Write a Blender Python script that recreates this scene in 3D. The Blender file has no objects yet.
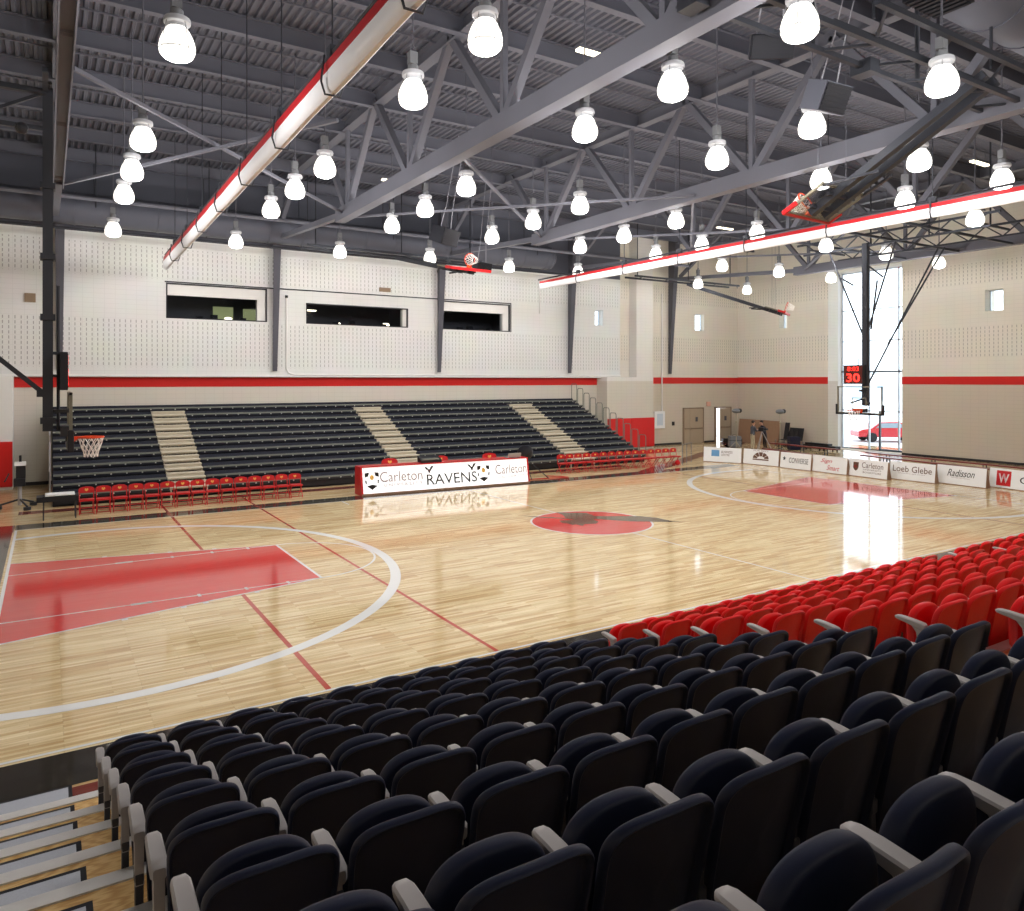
import bpy, bmesh, math, random
from math import sin, cos, pi, radians, sqrt, atan2
from mathutils import Vector, Matrix
random.seed(7)
SC = bpy.context.scene
COL = SC.collection

# ------------------------------------------------------------------ camera
F, CX, CY, YAW = 729.55, 486.88, 380.07, 0.541902
CAM = Vector((0.7877, -9.5749, 4.2137))
cd = bpy.data.cameras.new('camera')
cd.sensor_width = 36.0
cd.lens = F * 36.0 / 1024.0
cd.shift_x = (512 - CX) / 1024.0
cd.shift_y = -(455.5 - CY) / 1024.0
cd.clip_start = 0.05
cd.clip_end = 500
co = bpy.data.objects.new('camera', cd)
COL.objects.link(co)
co.location = CAM
co.rotation_euler = (pi / 2, 0, -YAW)
SC.camera = co

def seen(x, y, z, m=60):
    dx, dy, dz = x - CAM.x, y - CAM.y, z - CAM.z
    dep = dx * sin(YAW) + dy * cos(YAW)
    if dep < 0.2: return False
    u = CX + F * (dx * cos(YAW) - dy * sin(YAW)) / dep
    v = CY - F * dz / dep
    return -m < u < 1024 + m and -m < v < 911 + m

# --------------------------------------------------------------- materials
def lin(c):
    r = []
    for a in c:
        a = a / 255.0
        r.append(a / 12.92 if a <= 0.04045 else ((a + 0.055) / 1.055) ** 2.4)
    return (r[0], r[1], r[2], 1.0)

def mat(name, rgb, rough=0.5, metal=0.0, var=0.06, scale=6.0, spec=0.5, emit=None, es=0.0, coat=0.0, bump=0.0, bscale=200.0):
    m = bpy.data.materials.new(name)
    m.use_nodes = True
    nt = m.node_tree
    b = nt.nodes['Principled BSDF']
    b.inputs['Roughness'].default_value = rough
    b.inputs['Metallic'].default_value = metal
    b.inputs['Specular IOR Level'].default_value = spec
    b.inputs['Coat Weight'].default_value = coat
    b.inputs['Coat Roughness'].default_value = 0.06
    tc = nt.nodes.new('ShaderNodeTexCoord')
    nz = nt.nodes.new('ShaderNodeTexNoise')
    nz.inputs['Scale'].default_value = scale
    nz.inputs['Detail'].default_value = 3.0
    nt.links.new(tc.outputs['Object'], nz.inputs['Vector'])
    mx = nt.nodes.new('ShaderNodeMix'); mx.data_type = 'RGBA'
    c = lin(rgb)
    mx.inputs[6].default_value = tuple(min(1, a * (1 - var)) for a in c[:3]) + (1,)
    mx.inputs[7].default_value = tuple(min(1, a * (1 + var)) for a in c[:3]) + (1,)
    nt.links.new(nz.outputs['Fac'], mx.inputs[0])
    nt.links.new(mx.outputs[2], b.inputs['Base Color'])
    if emit:
        b.inputs['Emission Color'].default_value = lin(emit)
        b.inputs['Emission Strength'].default_value = es
    if bump:
        n2 = nt.nodes.new('ShaderNodeTexNoise'); n2.inputs['Scale'].default_value = bscale
        nt.links.new(tc.outputs['Object'], n2.inputs['Vector'])
        bp_ = nt.nodes.new('ShaderNodeBump'); bp_.inputs['Strength'].default_value = bump; bp_.inputs['Distance'].default_value = 0.002
        nt.links.new(n2.outputs['Fac'], bp_.inputs['Height'])
        nt.links.new(bp_.outputs['Normal'], b.inputs['Normal'])
    return m

def math_node(nt, op, a, b=None, c=None):
    n = nt.nodes.new('ShaderNodeMath'); n.operation = op
    for i, v in enumerate((a, b, c)):
        if v is None: continue
        if isinstance(v, (int, float)): n.inputs[i].default_value = v
        else: nt.links.new(v, n.inputs[i])
    return n.outputs[0]

def wood_floor(name, c1, c2, tint=None, tfac=0.0, rough=0.075):
    m = bpy.data.materials.new(name); m.use_nodes = True
    nt = m.node_tree; b = nt.nodes['Principled BSDF']
    tc = nt.nodes.new('ShaderNodeTexCoord')
    br = nt.nodes.new('ShaderNodeTexBrick')
    br.inputs['Scale'].default_value = 1.0
    br.inputs['Brick Width'].default_value = 0.95; br.inputs['Bias'].default_value = -0.25
    br.inputs['Row Height'].default_value = 0.06
    br.inputs['Mortar Size'].default_value = 0.0012
    br.inputs['Color1'].default_value = lin(c1)
    br.inputs['Color2'].default_value = lin(c2)
    br.inputs['Mortar'].default_value = lin(tuple(a * 0.72 for a in c2))
    br.offset = 0.37; br.offset_frequency = 3; br.squash = 1.0
    nt.links.new(tc.outputs['Object'], br.inputs['Vector'])
    mp = nt.nodes.new('ShaderNodeMapping')
    mp.inputs['Scale'].default_value = (0.55, 7.0, 1.0)
    nt.links.new(tc.outputs['Object'], mp.inputs['Vector'])
    nz = nt.nodes.new('ShaderNodeTexNoise'); nz.inputs['Scale'].default_value = 1.6; nz.inputs['Detail'].default_value = 5
    nt.links.new(mp.outputs[0], nz.inputs['Vector'])
    cr = nt.nodes.new('ShaderNodeValToRGB')
    cr.color_ramp.elements[0].position = 0.36; cr.color_ramp.elements[0].color = (0.74, 0.66, 0.56, 1)
    cr.color_ramp.elements[1].position = 0.62; cr.color_ramp.elements[1].color = (1.06, 1.06, 1.06, 1)
    nt.links.new(nz.outputs['Fac'], cr.inputs[0])
    mx = nt.nodes.new('ShaderNodeMix'); mx.data_type = 'RGBA'; mx.blend_type = 'MULTIPLY'; mx.inputs[0].default_value = 0.85
    nt.links.new(br.outputs['Color'], mx.inputs[6]); nt.links.new(cr.outputs[0], mx.inputs[7])
    out = mx.outputs[2]
    if tint:
        m2 = nt.nodes.new('ShaderNodeMix'); m2.data_type = 'RGBA'; m2.inputs[0].default_value = tfac
        nt.links.new(out, m2.inputs[6]); m2.inputs[7].default_value = lin(tint); out = m2.outputs[2]
    nt.links.new(out, b.inputs['Base Color'])
    b.inputs['Roughness'].default_value = rough
    b.inputs['Specular IOR Level'].default_value = 0.5
    n3 = nt.nodes.new('ShaderNodeTexNoise'); n3.inputs['Scale'].default_value = 1.3; n3.inputs['Detail'].default_value = 2
    nt.links.new(tc.outputs['Object'], n3.inputs['Vector'])
    bu = nt.nodes.new('ShaderNodeBump'); bu.inputs['Strength'].default_value = 0.03; bu.inputs['Distance'].default_value = 0.01
    nt.links.new(n3.outputs['Fac'], bu.inputs['Height']); nt.links.new(bu.outputs['Normal'], b.inputs['Normal'])
    return m

def block_wall(name, up, low, axis, bands, split=4.15, rough=0.75):
    """painted masonry: upper and lower paint colour, vertical acoustic slots in given height bands; axis = horizontal coordinate"""
    m = bpy.data.materials.new(name); m.use_nodes = True
    nt = m.node_tree; b = nt.nodes['Principled BSDF']; b.inputs['Roughness'].default_value = rough
    b.inputs['Specular IOR Level'].default_value = 0.3
    tc = nt.nodes.new('ShaderNodeTexCoord'); sp = nt.nodes.new('ShaderNodeSeparateXYZ')
    nt.links.new(tc.outputs['Object'], sp.inputs[0])
    h = sp.outputs['XYZ'.index(axis)]; z = sp.outputs[2]
    M = lambda *a: math_node(nt, *a)
    nz = nt.nodes.new('ShaderNodeTexNoise'); nz.inputs['Scale'].default_value = 0.8
    nt.links.new(tc.outputs['Object'], nz.inputs['Vector'])
    # colour split
    mx = nt.nodes.new('ShaderNodeMix'); mx.data_type = 'RGBA'
    nt.links.new(M('GREATER_THAN', z, split), mx.inputs[0])
    mx.inputs[6].default_value = lin(low); mx.inputs[7].default_value = lin(up)
    # joints: 0.4 x 0.2 blocks
    jz = M('LESS_THAN', M('MODULO', z, 0.2), 0.012)
    jh = M('LESS_THAN', M('MODULO', M('ADD', h, 40.0), 0.4), 0.012)
    j = M('MAXIMUM', jz, jh)
    sl = None
    for a0, a1 in bands:
        inb = M('MULTIPLY', M('GREATER_THAN', z, a0), M('LESS_THAN', z, a1))
        sl = inb if sl is None else M('ADD', sl, inb)
    fac = M('MULTIPLY', j, 0.12)
    if sl is not None:
        slot = M('MULTIPLY', M('LESS_THAN', M('MODULO', M('ADD', h, 40.1), 0.205), 0.036), M('LESS_THAN', M('ABSOLUTE', M('SUBTRACT', M('MODULO', z, 0.2), 0.1)), 0.062))
        fac = M('MAXIMUM', fac, M('MULTIPLY', M('MULTIPLY', slot, sl), 0.5))
    m2 = nt.nodes.new('ShaderNodeMix'); m2.data_type = 'RGBA'
    nt.links.new(fac, m2.inputs[0]); nt.links.new(mx.outputs[2], m2.inputs[6]); m2.inputs[7].default_value = lin((70, 62, 55))
    m3 = nt.nodes.new('ShaderNodeMix'); m3.data_type = 'RGBA'; m3.blend_type = 'MULTIPLY'; m3.inputs[0].default_value = 0.12
    nt.links.new(m2.outputs[2], m3.inputs[6]); nt.links.new(nz.outputs['Color'], m3.inputs[7])
    nt.links.new(m3.outputs[2], b.inputs['Base Color'])
    return m

def plywood(name, c1, c2):
    m = bpy.data.materials.new(name); m.use_nodes = True
    nt = m.node_tree; b = nt.nodes['Principled BSDF']; b.inputs['Roughness'].default_value = 0.45
    tc = nt.nodes.new('ShaderNodeTexCoord'); mp = nt.nodes.new('ShaderNodeMapping'); mp.inputs['Scale'].default_value = (0.9, 7.0, 3.0)
    nt.links.new(tc.outputs['Object'], mp.inputs[0])
    w = nt.nodes.new('ShaderNodeTexWave'); w.inputs['Scale'].default_value = 2.2; w.inputs['Distortion'].default_value = 14; w.inputs['Detail'].default_value = 3
    nt.links.new(mp.outputs[0], w.inputs['Vector'])
    mx = nt.nodes.new('ShaderNodeMix'); mx.data_type = 'RGBA'; mx.inputs[6].default_value = lin(c1); mx.inputs[7].default_value = lin(c2)
    nt.links.new(w.outputs['Fac'], mx.inputs[0]); nt.links.new(mx.outputs[2], b.inputs['Base Color'])
    return m

def ribbed(name, rgb, scale, axis=(1, 0, 0)):
    """brushed aluminium with fine grooves"""
    m = mat(name, rgb, 0.38, 0.55, 0.04)
    nt = m.node_tree; b = nt.nodes['Principled BSDF']; b.inputs['Metallic'].default_value = 0.15
    tc = nt.nodes.new('ShaderNodeTexCoord'); w = nt.nodes.new('ShaderNodeTexWave'); w.bands_direction = 'Y'
    w.inputs['Scale'].default_value = scale
    nt.links.new(tc.outputs['Object'], w.inputs['Vector'])
    bu = nt.nodes.new('ShaderNodeBump'); bu.inputs['Strength'].default_value = 0.4; bu.inputs['Distance'].default_value = 0.004
    nt.links.new(w.outputs['Fac'], bu.inputs['Height']); nt.links.new(bu.outputs['Normal'], b.inputs['Normal'])
    return m

def glass(name, tint=(1, 1, 1), mixf=0.12, rough=0.02):
    m = bpy.data.materials.new(name); m.use_nodes = True
    nt = m.node_tree; nt.nodes.remove(nt.nodes['Principled BSDF'])
    o = nt.nodes['Material Output']
    t = nt.nodes.new('ShaderNodeBsdfTransparent'); t.inputs[0].default_value = (*tint, 1)
    g = nt.nodes.new('ShaderNodeBsdfGlossy'); g.inputs['Roughness'].default_value = rough
    nz = nt.nodes.new('ShaderNodeTexNoise'); nz.inputs['Scale'].default_value = 2
    fr = nt.nodes.new('ShaderNodeFresnel'); fr.inputs[0].default_value = 1.3
    mx = nt.nodes.new('ShaderNodeMixShader')
    f2 = math_node(nt, 'MULTIPLY', fr.outputs[0], math_node(nt, 'ADD', math_node(nt, 'MULTIPLY', nz.outputs['Fac'], 0.1), mixf * 5))
    nt.links.new(f2, mx.inputs[0]); nt.links.new(t.outputs[0], mx.inputs[1]); nt.links.new(g.outputs[0], mx.inputs[2])
    nt.links.new(mx.outputs[0], o.inputs[0])
    return m

WOODA, WOODB = (235, 215, 172), (194, 156, 104)
Mt = {}
Mt['court'] = wood_floor('maple_court', WOODA, WOODB)
Mt['red_paint'] = wood_floor('red_stain_on_maple', WOODA, WOODB, (204, 32, 46), 0.93)
Mt['red_line'] = wood_floor('red_line_paint', WOODA, WOODB, (176, 44, 40), 0.92)
Mt['brown_line'] = wood_floor('faint_brown_line_paint', WOODA, WOODB, (190, 130, 90), 0.6)
Mt['white_line'] = wood_floor('white_line_paint', WOODA, WOODB, (232, 234, 236), 0.93)
Mt['black_band'] = wood_floor('black_border_paint', WOODA, WOODB, (30, 31, 34), 0.965)
Mt['maroon_band'] = wood_floor('maroon_band_paint', WOODA, WOODB, (110, 30, 36), 0.93)
Mt['raven_ink'] = wood_floor('charcoal_logo_paint', WOODA, WOODB, (70, 58, 56), 0.9)
BANDS = ((4.75, 6.8), (8.55, 9.9))
Mt['wall_x'] = block_wall('block_wall_far', (226, 226, 224), (212, 206, 195), 'X', BANDS)
Mt['wall_plain_x'] = block_wall('block_wall_far_plain', (226, 223, 217), (212, 205, 193), 'X', ())
Mt['wall_y'] = block_wall('block_wall_end', (231, 225, 212), (208, 195, 178), 'Y', ((5.4, 7.0), (9.2, 10.3)))
Mt['wall_side'] = block_wall('block_wall_far_corner', (231, 225, 212), (213, 201, 184), 'X', ((5.4, 7.0), (9.2, 10.3)))
Mt['wall_white'] = mat('white_wall_paint', (230, 228, 225), 0.7, var=0.03)
Mt['stripe'] = mat('red_stripe_paint', (205, 42, 40), 0.6, var=0.04)
Mt['base'] = mat('dark_rubber_base', (50, 46, 48), 0.6)
Mt['deck'] = mat('grey_roof_deck_paint', (98, 100, 111), 0.55, var=0.08, scale=0.6)
Mt['steel'] = mat('grey_steel_paint', (98, 99, 108), 0.5, var=0.07, scale=1.5)
Mt['steel_lt'] = mat('light_grey_steel_paint', (150, 150, 158), 0.4, var=0.07, scale=1.5)
Mt['column'] = mat('charcoal_column_paint', (84, 84, 92), 0.5, var=0.05)
Mt['duct'] = mat('grey_duct_paint', (86, 88, 98), 0.42, var=0.1, scale=0.9)
Mt['black_steel'] = mat('black_steel_paint', (46, 48, 54), 0.45, var=0.08)
Mt['black_plastic'] = mat('black_plastic', (30, 31, 36), 0.5, var=0.08)
Mt['chrome'] = mat('bright_metal', (190, 190, 195), 0.28, 0.9)
Mt['lamp_glass'] = mat('glowing_lamp_glass', (250, 250, 248), 0.3, emit=(255, 250, 240), es=1.7)
Mt['lamp_ring'] = mat('pale_lamp_collar', (205, 208, 214), 0.35, 0.2)
Mt['strip_glow'] = mat('glowing_strip_tube', (250, 245, 225), 0.3, emit=(255, 244, 214), es=3.0)
Mt['vinyl'] = mat('white_curtain_vinyl', (232, 232, 236), 0.35, var=0.05, scale=2.5)
Mt['red_vinyl'] = mat('red_curtain_vinyl', (168, 30, 36), 0.45, var=0.08)
Mt['black_seat'] = mat('black_seat_plastic', (25, 30, 49), 0.5, spec=0.3, var=0.08, scale=20, bump=0.25, bscale=350)
Mt['red_seat'] = mat('red_seat_plastic', (204, 12, 17), 0.42, var=0.07, scale=20, bump=0.2, bscale=350)
Mt['arm'] = mat('grey_armrest_plastic', (160, 155, 154), 0.5, var=0.05)
Mt['stand'] = mat('dark_grey_seat_bracket', (62, 62, 68), 0.45, 0.3)
Mt['ply'] = plywood('plywood_deck', (216, 180, 124), (190, 146, 90))
Mt['nosing'] = ribbed('aluminium_nosing', (222, 219, 217), 60)
Mt['carpet'] = mat('grey_step_carpet', (172, 175, 184), 0.95, var=0.12, scale=90)
Mt['rubber'] = mat('black_rubber_edge', (34, 35, 40), 0.7)
Mt['bench'] = mat('dark_bench_plastic', (40, 42, 52), 0.42, var=0.06)
Mt['bench_edge'] = mat('grey_bench_edge', (112, 116, 108), 0.45)
Mt['tag'] = mat('pale_seat_number', (205, 205, 200), 0.5)
Mt['aisle'] = mat('beige_step_boards', (206, 197, 178), 0.5, var=0.08)
Mt['redmetal'] = mat('red_chair_enamel', (186, 30, 34), 0.35, var=0.05)
Mt['redpad'] = mat('red_wall_pad_vinyl', (205, 30, 30), 0.5, var=0.05)
Mt['sign_white'] = mat('white_sign_face', (240, 240, 240), 0.35, var=0.02)
Mt['sign_emissive'] = mat('emissive_white_panel', (245, 245, 245), 0.3, emit=(255, 255, 255), es=0.55)  # white face with a weak even emission of its own
Mt['ink'] = mat('black_ink', (38, 36, 36), 0.5)
Mt['ink_grey'] = mat('grey_ink', (158, 142, 142), 0.5)
Mt['ink_red'] = mat('red_ink', (200, 40, 44), 0.5)
Mt['ink_gold'] = mat('gold_ink', (226, 178, 92), 0.5)
Mt['ink_blue'] = mat('blue_ink', (110, 160, 205), 0.5)
Mt['ink_brown'] = mat('brown_ink', (104, 74, 60), 0.5)
Mt['orange'] = mat('orange_rim_enamel', (224, 74, 34), 0.35)
Mt['net'] = mat('white_net_cord', (240, 238, 232), 0.8)
Mt['glass'] = glass('clear_board_glass')
Mt['window_glass'] = glass('window_glass', (0.97, 0.99, 1.0))
Mt['dark_glass'] = glass('booth_glass', (0.82, 0.84, 0.86), 0.02)
Mt['board_frame'] = mat('backlit_shade_board_frame', (122, 118, 102), 0.4)  # pale frame darkened: its backlit shade is put into the colour
Mt['clock_red'] = mat('red_led_digits', (255, 60, 50), 0.4, emit=(255, 40, 34), es=3.0)
Mt['clock_face'] = mat('dark_clock_face', (84, 34, 30), 0.4)
Mt['door'] = mat('beige_door_paint', (176, 158, 136), 0.45, var=0.04)
Mt['door_frame'] = mat('tan_door_frame', (142, 122, 102), 0.5)
Mt['maroon_wood'] = mat('maroon_bench_top', (112, 42, 40), 0.35, var=0.1)
Mt['tan_panel'] = mat('tan_hardboard', (148, 116, 92), 0.6, var=0.08)
Mt['dark_room'] = mat('dark_booth_wall', (92, 92, 100), 0.8)
Mt['booth_glow'] = mat('lit_booth_window', (150, 160, 110), 0.6, emit=(190, 196, 140), es=0.5)
Mt['booth_lamp'] = mat('glowing_booth_lamp', (250, 240, 220), 0.4, emit=(255, 240, 210), es=6.0)
Mt['skin'] = mat('skin', (196, 150, 124), 0.5)
Mt['hair'] = mat('dark_hair', (36, 30, 28), 0.6)
Mt['navy'] = mat('navy_cloth', (32, 34, 54), 0.8)
Mt['greyshirt'] = mat('charcoal_cloth', (70, 74, 84), 0.8)
Mt['khaki'] = mat('khaki_cloth', (176, 166, 142), 0.8)
Mt['darkpants'] = mat('dark_brown_cloth', (48, 40, 40), 0.8)
Mt['grey_plastic'] = mat('grey_equipment_plastic', (120, 122, 126), 0.5)
Mt['car_paint'] = mat('red_car_paint', (200, 30, 44), 0.25, coat=0.8)
Mt['car_glass'] = mat('dark_car_glass', (150, 170, 185), 0.1)
Mt['tyre'] = mat('tyre_rubber', (40, 40, 42), 0.8)
Mt['asphalt'] = mat('pale_concrete', (205, 205, 205), 0.8)
Mt['far_building'] = mat('pale_building', (214, 222, 226), 0.8)
Mt['frame_al'] = mat('pale_window_frame', (206, 216, 226), 0.4, 0.2)
Mt['frame_dk'] = mat('dark_window_frame', (96, 106, 116), 0.4, 0.2)
Mt['exit'] = mat('pale_exit_sign', (222, 170, 150), 0.4)

# ----------------------------------------------------------- mesh builder
class MB:
    def __init__(s): s.v = []; s.f = []; s.mi = []
    def add(s, vs, fs, m=0):
        o = len(s.v); s.v += [tuple(p) for p in vs]
        for f in fs: s.f.append(tuple(i + o for i in f)); s.mi.append(m)
        return s
    def box(s, x0, y0, z0, x1, y1, z1, m=0):
        vs = [(x, y, z) for z in (z0, z1) for y in (y0, y1) for x in (x0, x1)]
        return s.add(vs, [(0, 2, 3, 1), (4, 5, 7, 6), (0, 1, 5, 4), (2, 6, 7, 3), (0, 4, 6, 2), (1, 3, 7, 5)], m)
    def bar(s, p, q, w, h, m=0, up=(0, 0, 1)):
        p = Vector(p); q = Vector(q); d = (q - p).normalized(); up = Vector(up)
        if abs(d.dot(up)) > 0.98: up = Vector((0, 1, 0))
        a = d.cross(up).normalized(); b = a.cross(d).normalized()
        vs = []
        for c in (p, q):
            for i, j in ((-1, -1), (1, -1), (1, 1), (-1, 1)): vs.append(c + a * (w / 2 * i) + b * (h / 2 * j))
        return s.add(vs, [(0, 1, 2, 3), (7, 6, 5, 4), (0, 4, 5, 1), (1, 5, 6, 2), (2, 6, 7, 3), (3, 7, 4, 0)], m)
    def tube(s, pts, r, n=8, m=0, closed=False, cap=True):
        pts = [Vector(p) for p in pts]; k = len(pts); vs = []
        rr = r if isinstance(r, (list, tuple)) else [r] * k
        ref = None
        for i, p in enumerate(pts):
            if closed: d = pts[(i + 1) % k] - pts[i - 1]
            elif i == 0: d = pts[1] - pts[0]
            elif i == k - 1: d = pts[-1] - pts[-2]
            else: d = (pts[i + 1] - pts[i]).normalized() + (pts[i] - pts[i - 1]).normalized()
            if d.length < 1e-9: d = Vector((0, 0, 1))
            d.normalize()
            if ref is None:
                ref = Vector((0, 0, 1)) if abs(d.z) < 0.9 else Vector((1, 0, 0))
            a = ref - d * ref.dot(d)
            if a.length < 1e-4: a = d.orthogonal()
            a.normalize(); ref = a; b = d.cross(a)
            for j in range(n):
                t = 2 * pi * j / n; vs.append(p + (a * cos(t) + b * sin(t)) * rr[i])
        fs = []
        for i in range(k if closed else k - 1):
            i2 = (i + 1) % k
            for j in range(n):
                fs.append((i * n + j, i * n + (j + 1) % n, i2 * n + (j + 1) % n, i2 * n + j))
        if cap and not closed:
            fs.append(tuple(range(n - 1, -1, -1))); fs.append(tuple((k - 1) * n + j for j in range(n)))
        return s.add(vs, fs, m)
    def lathe(s, prof, n=20, c=(0, 0, 0), m=0, cap0=True, cap1=True):
        vs = []; k = len(prof)
        for r, z in prof:
            for j in range(n):
                t = 2 * pi * j / n; vs.append((c[0] + r * cos(t), c[1] + r * sin(t), c[2] + z))
        fs = [(i * n + j, i * n + (j + 1) % n, (i + 1) * n + (j + 1) % n, (i + 1) * n + j) for i in range(k - 1) for j in range(n)]
        if cap0: fs.append(tuple(range(n - 1, -1, -1)))
        if cap1: fs.append(tuple((k - 1) * n + j for j in range(n)))
        return s.add(vs, fs, m)
    def prism(s, poly, axis, a, b, m=0):
        """polygon in the two other axes, extruded along axis from a to b"""
        def P(u, v, w):
            return (w, u, v) if axis == 'x' else (u, w, v) if axis == 'y' else (u, v, w)
        n = len(poly)
        vs = [P(u, v, a) for u, v in poly] + [P(u, v, b) for u, v in poly]
        fs = [tuple(range(n - 1, -1, -1)), tuple(range(n, 2 * n))] + [(i, (i + 1) % n, n + (i + 1) % n, n + i) for i in range(n)]
        return s.add(vs, fs, m)
    def rings(s, rings, m=0, cap0=True, cap1=True, closed=True):
        n = len(rings[0]); vs = [p for r in rings for p in r]; k = len(rings)
        fs = [(i * n + j, i * n + (j + 1) % n, (i + 1) * n + (j + 1) % n, (i + 1) * n + j) for i in range(k - 1) for j in range(n if closed else n - 1)]
        if cap0: fs.append(tuple(range(n - 1, -1, -1)))
        if cap1: fs.append(tuple((k - 1) * n + j for j in range(n)))
        return s.add(vs, fs, m)
    def sphere(s, c, r, n=12, k=8, m=0, sc=(1, 1, 1)):
        rings = []
        for i in range(1, k):
            t = pi * i / k
            rings.append([(c[0] + r * sc[0] * sin(t) * cos(2 * pi * j / n), c[1] + r * sc[1] * sin(t) * sin(2 * pi * j / n), c[2] - r * sc[2] * cos(t)) for j in range(n)])
        return s.rings(rings, m)
    def xf(s, M):
        s.v = [tuple(M @ Vector(p)) for p in s.v]; return s
    def mesh(s, name, mats, smooth=True, angle=35, bevel=0):
        me = bpy.data.meshes.new(name)
        me.from_pydata(s.v, [], s.f)
        for m in (mats if isinstance(mats, (list, tuple)) else [mats]): me.materials.append(m)
        me.polygons.foreach_set('material_index', s.mi)
        bm = bmesh.new(); bm.from_mesh(me)
        bmesh.ops.recalc_face_normals(bm, faces=bm.faces)
        if bevel:
            es = [e for e in bm.edges if len(e.link_faces) == 2 and e.calc_face_angle(0) > radians(40)]
            bmesh.ops.bevel(bm, geom=es, offset=bevel, segments=2, profile=0.5, affect='EDGES', clamp_overlap=True)
        bm.to_mesh(me); bm.free()
        if smooth:
            me.polygons.foreach_set('use_smooth', [True] * len(me.polygons))
            me.set_sharp_from_angle(angle=radians(angle))
        me.update()
        return me
    def build(s, name, mats, parent=None, world=False, **k):
        if world and parent is not None:
            M = parent.matrix_basis.inverted(); s.xf(M)
        o = bpy.data.objects.new(name, s.mesh(name, mats, **k)); COL.objects.link(o)
        if parent is not None: o.parent = parent
        return o

def tag(o, label=None, cat=None, group=None, kind=None):
    if label: o['label'] = label
    if cat: o['category'] = cat
    if group: o['group'] = group
    if kind: o['kind'] = kind
    return o

def empty(name, loc=(0, 0, 0), rz=0.0, label=None, cat=None, group=None, kind=None):
    o = bpy.data.objects.new(name, None); COL.objects.link(o)
    o.empty_display_size = 0.1
    o.location = loc; o.rotation_euler = (0, 0, rz)
    return tag(o, label, cat, group, kind)

def copy_tree(o, parent=None):
    c = o.copy(); COL.objects.link(c)
    if parent is not None: c.parent = parent; c.matrix_parent_inverse = o.matrix_parent_inverse.copy()
    for ch in list(KIDS.get(o.name, [])): copy_tree(ch, c)
    return c
KIDS = {}
def learn(o):
    KIDS[o.name] = list(o.children)
    for c in o.children: learn(c)

def struct(name, mb, m, parent=None, **k):
    o = mb.build(name, m, parent, **k)
    if parent is None: o['kind'] = 'structure'
    return o

def text_mesh(body, w, h, depth=0.003, bold=0.0, shear=0.0, spacing=1.0):
    """lettering mesh in the XZ plane, facing -Y, centred on origin, fitted to w x h"""
    cu = bpy.data.curves.new('lettering', 'FONT'); cu.body = body; cu.align_x = 'CENTER'; cu.size = 1.0
    cu.offset = bold; cu.extrude = 0.0; cu.shear = shear; cu.space_character = spacing; cu.resolution_u = 3
    ob = bpy.data.objects.new('lettering', cu); COL.objects.link(ob)
    dg = bpy.context.evaluated_depsgraph_get()
    me = bpy.data.meshes.new_from_object(ob.evaluated_get(dg))
    bpy.data.objects.remove(ob); bpy.data.curves.remove(cu)
    xs = [v.co.x for v in me.vertices]; ys = [v.co.y for v in me.vertices]
    x0, x1, y0, y1 = min(xs), max(xs), min(ys), max(ys)
    fs = [tuple(p.vertices) for p in me.polygons]
    vs = [((v.co.x - (x0 + x1) / 2) / (x1 - x0) * w, 0.0, (v.co.y - (y0 + y1) / 2) / (y1 - y0) * h) for v in me.vertices]
    bpy.data.meshes.remove(me)
    mb = MB(); mb.add(vs, fs)
    return mb

ORD = ['first', 'second', 'third', 'fourth', 'fifth', 'sixth', 'seventh', 'eighth', 'ninth', 'tenth', 'eleventh', 'twelfth', 'thirteenth', 'fourteenth', 'fifteenth', 'sixteenth', 'seventeenth', 'eighteenth']

# ------------------------------------------------------------------- floor
W, L = 14.73, 29.2
CYC = W / 2
fl = MB(); fl.box(-9, -13, -0.2, 46, 28, 0.0)
floor = struct('floor', fl, Mt['court'], smooth=False)
def flat(name, polys, m, z):
    mb = MB()
    for p in polys:
        mb.add([(x, y, z) for x, y in p], [tuple(range(len(p)))])
    return mb.build(name, m, floor, smooth=False)
def rect(x0, y0, x1, y1): return [(x0, y0), (x1, y0), (x1, y1), (x0, y1)]
def seg(x0, y0, x1, y1, w):
    d = Vector((x1 - x0, y1 - y0)).normalized() * (w / 2); n = Vector((-d.y, d.x))
    return [(x0 + n.x, y0 + n.y), (x0 - n.x, y0 - n.y), (x1 - n.x, y1 - n.y), (x1 + n.x, y1 + n.y)]
def arc(cx, cy, r0, r1, a0, a1, n=64):
    q = []
    for i in range(n):
        a = a0 + (a1 - a0) * i / n; b = a0 + (a1 - a0) * (i + 1) / n
        q.append([(cx + r0 * cos(a), cy + r0 * sin(a)), (cx + r1 * cos(a), cy + r1 * sin(a)), (cx + r1 * cos(b), cy + r1 * sin(b)), (cx + r0 * cos(b), cy + r0 * sin(b))])
    return q
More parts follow.
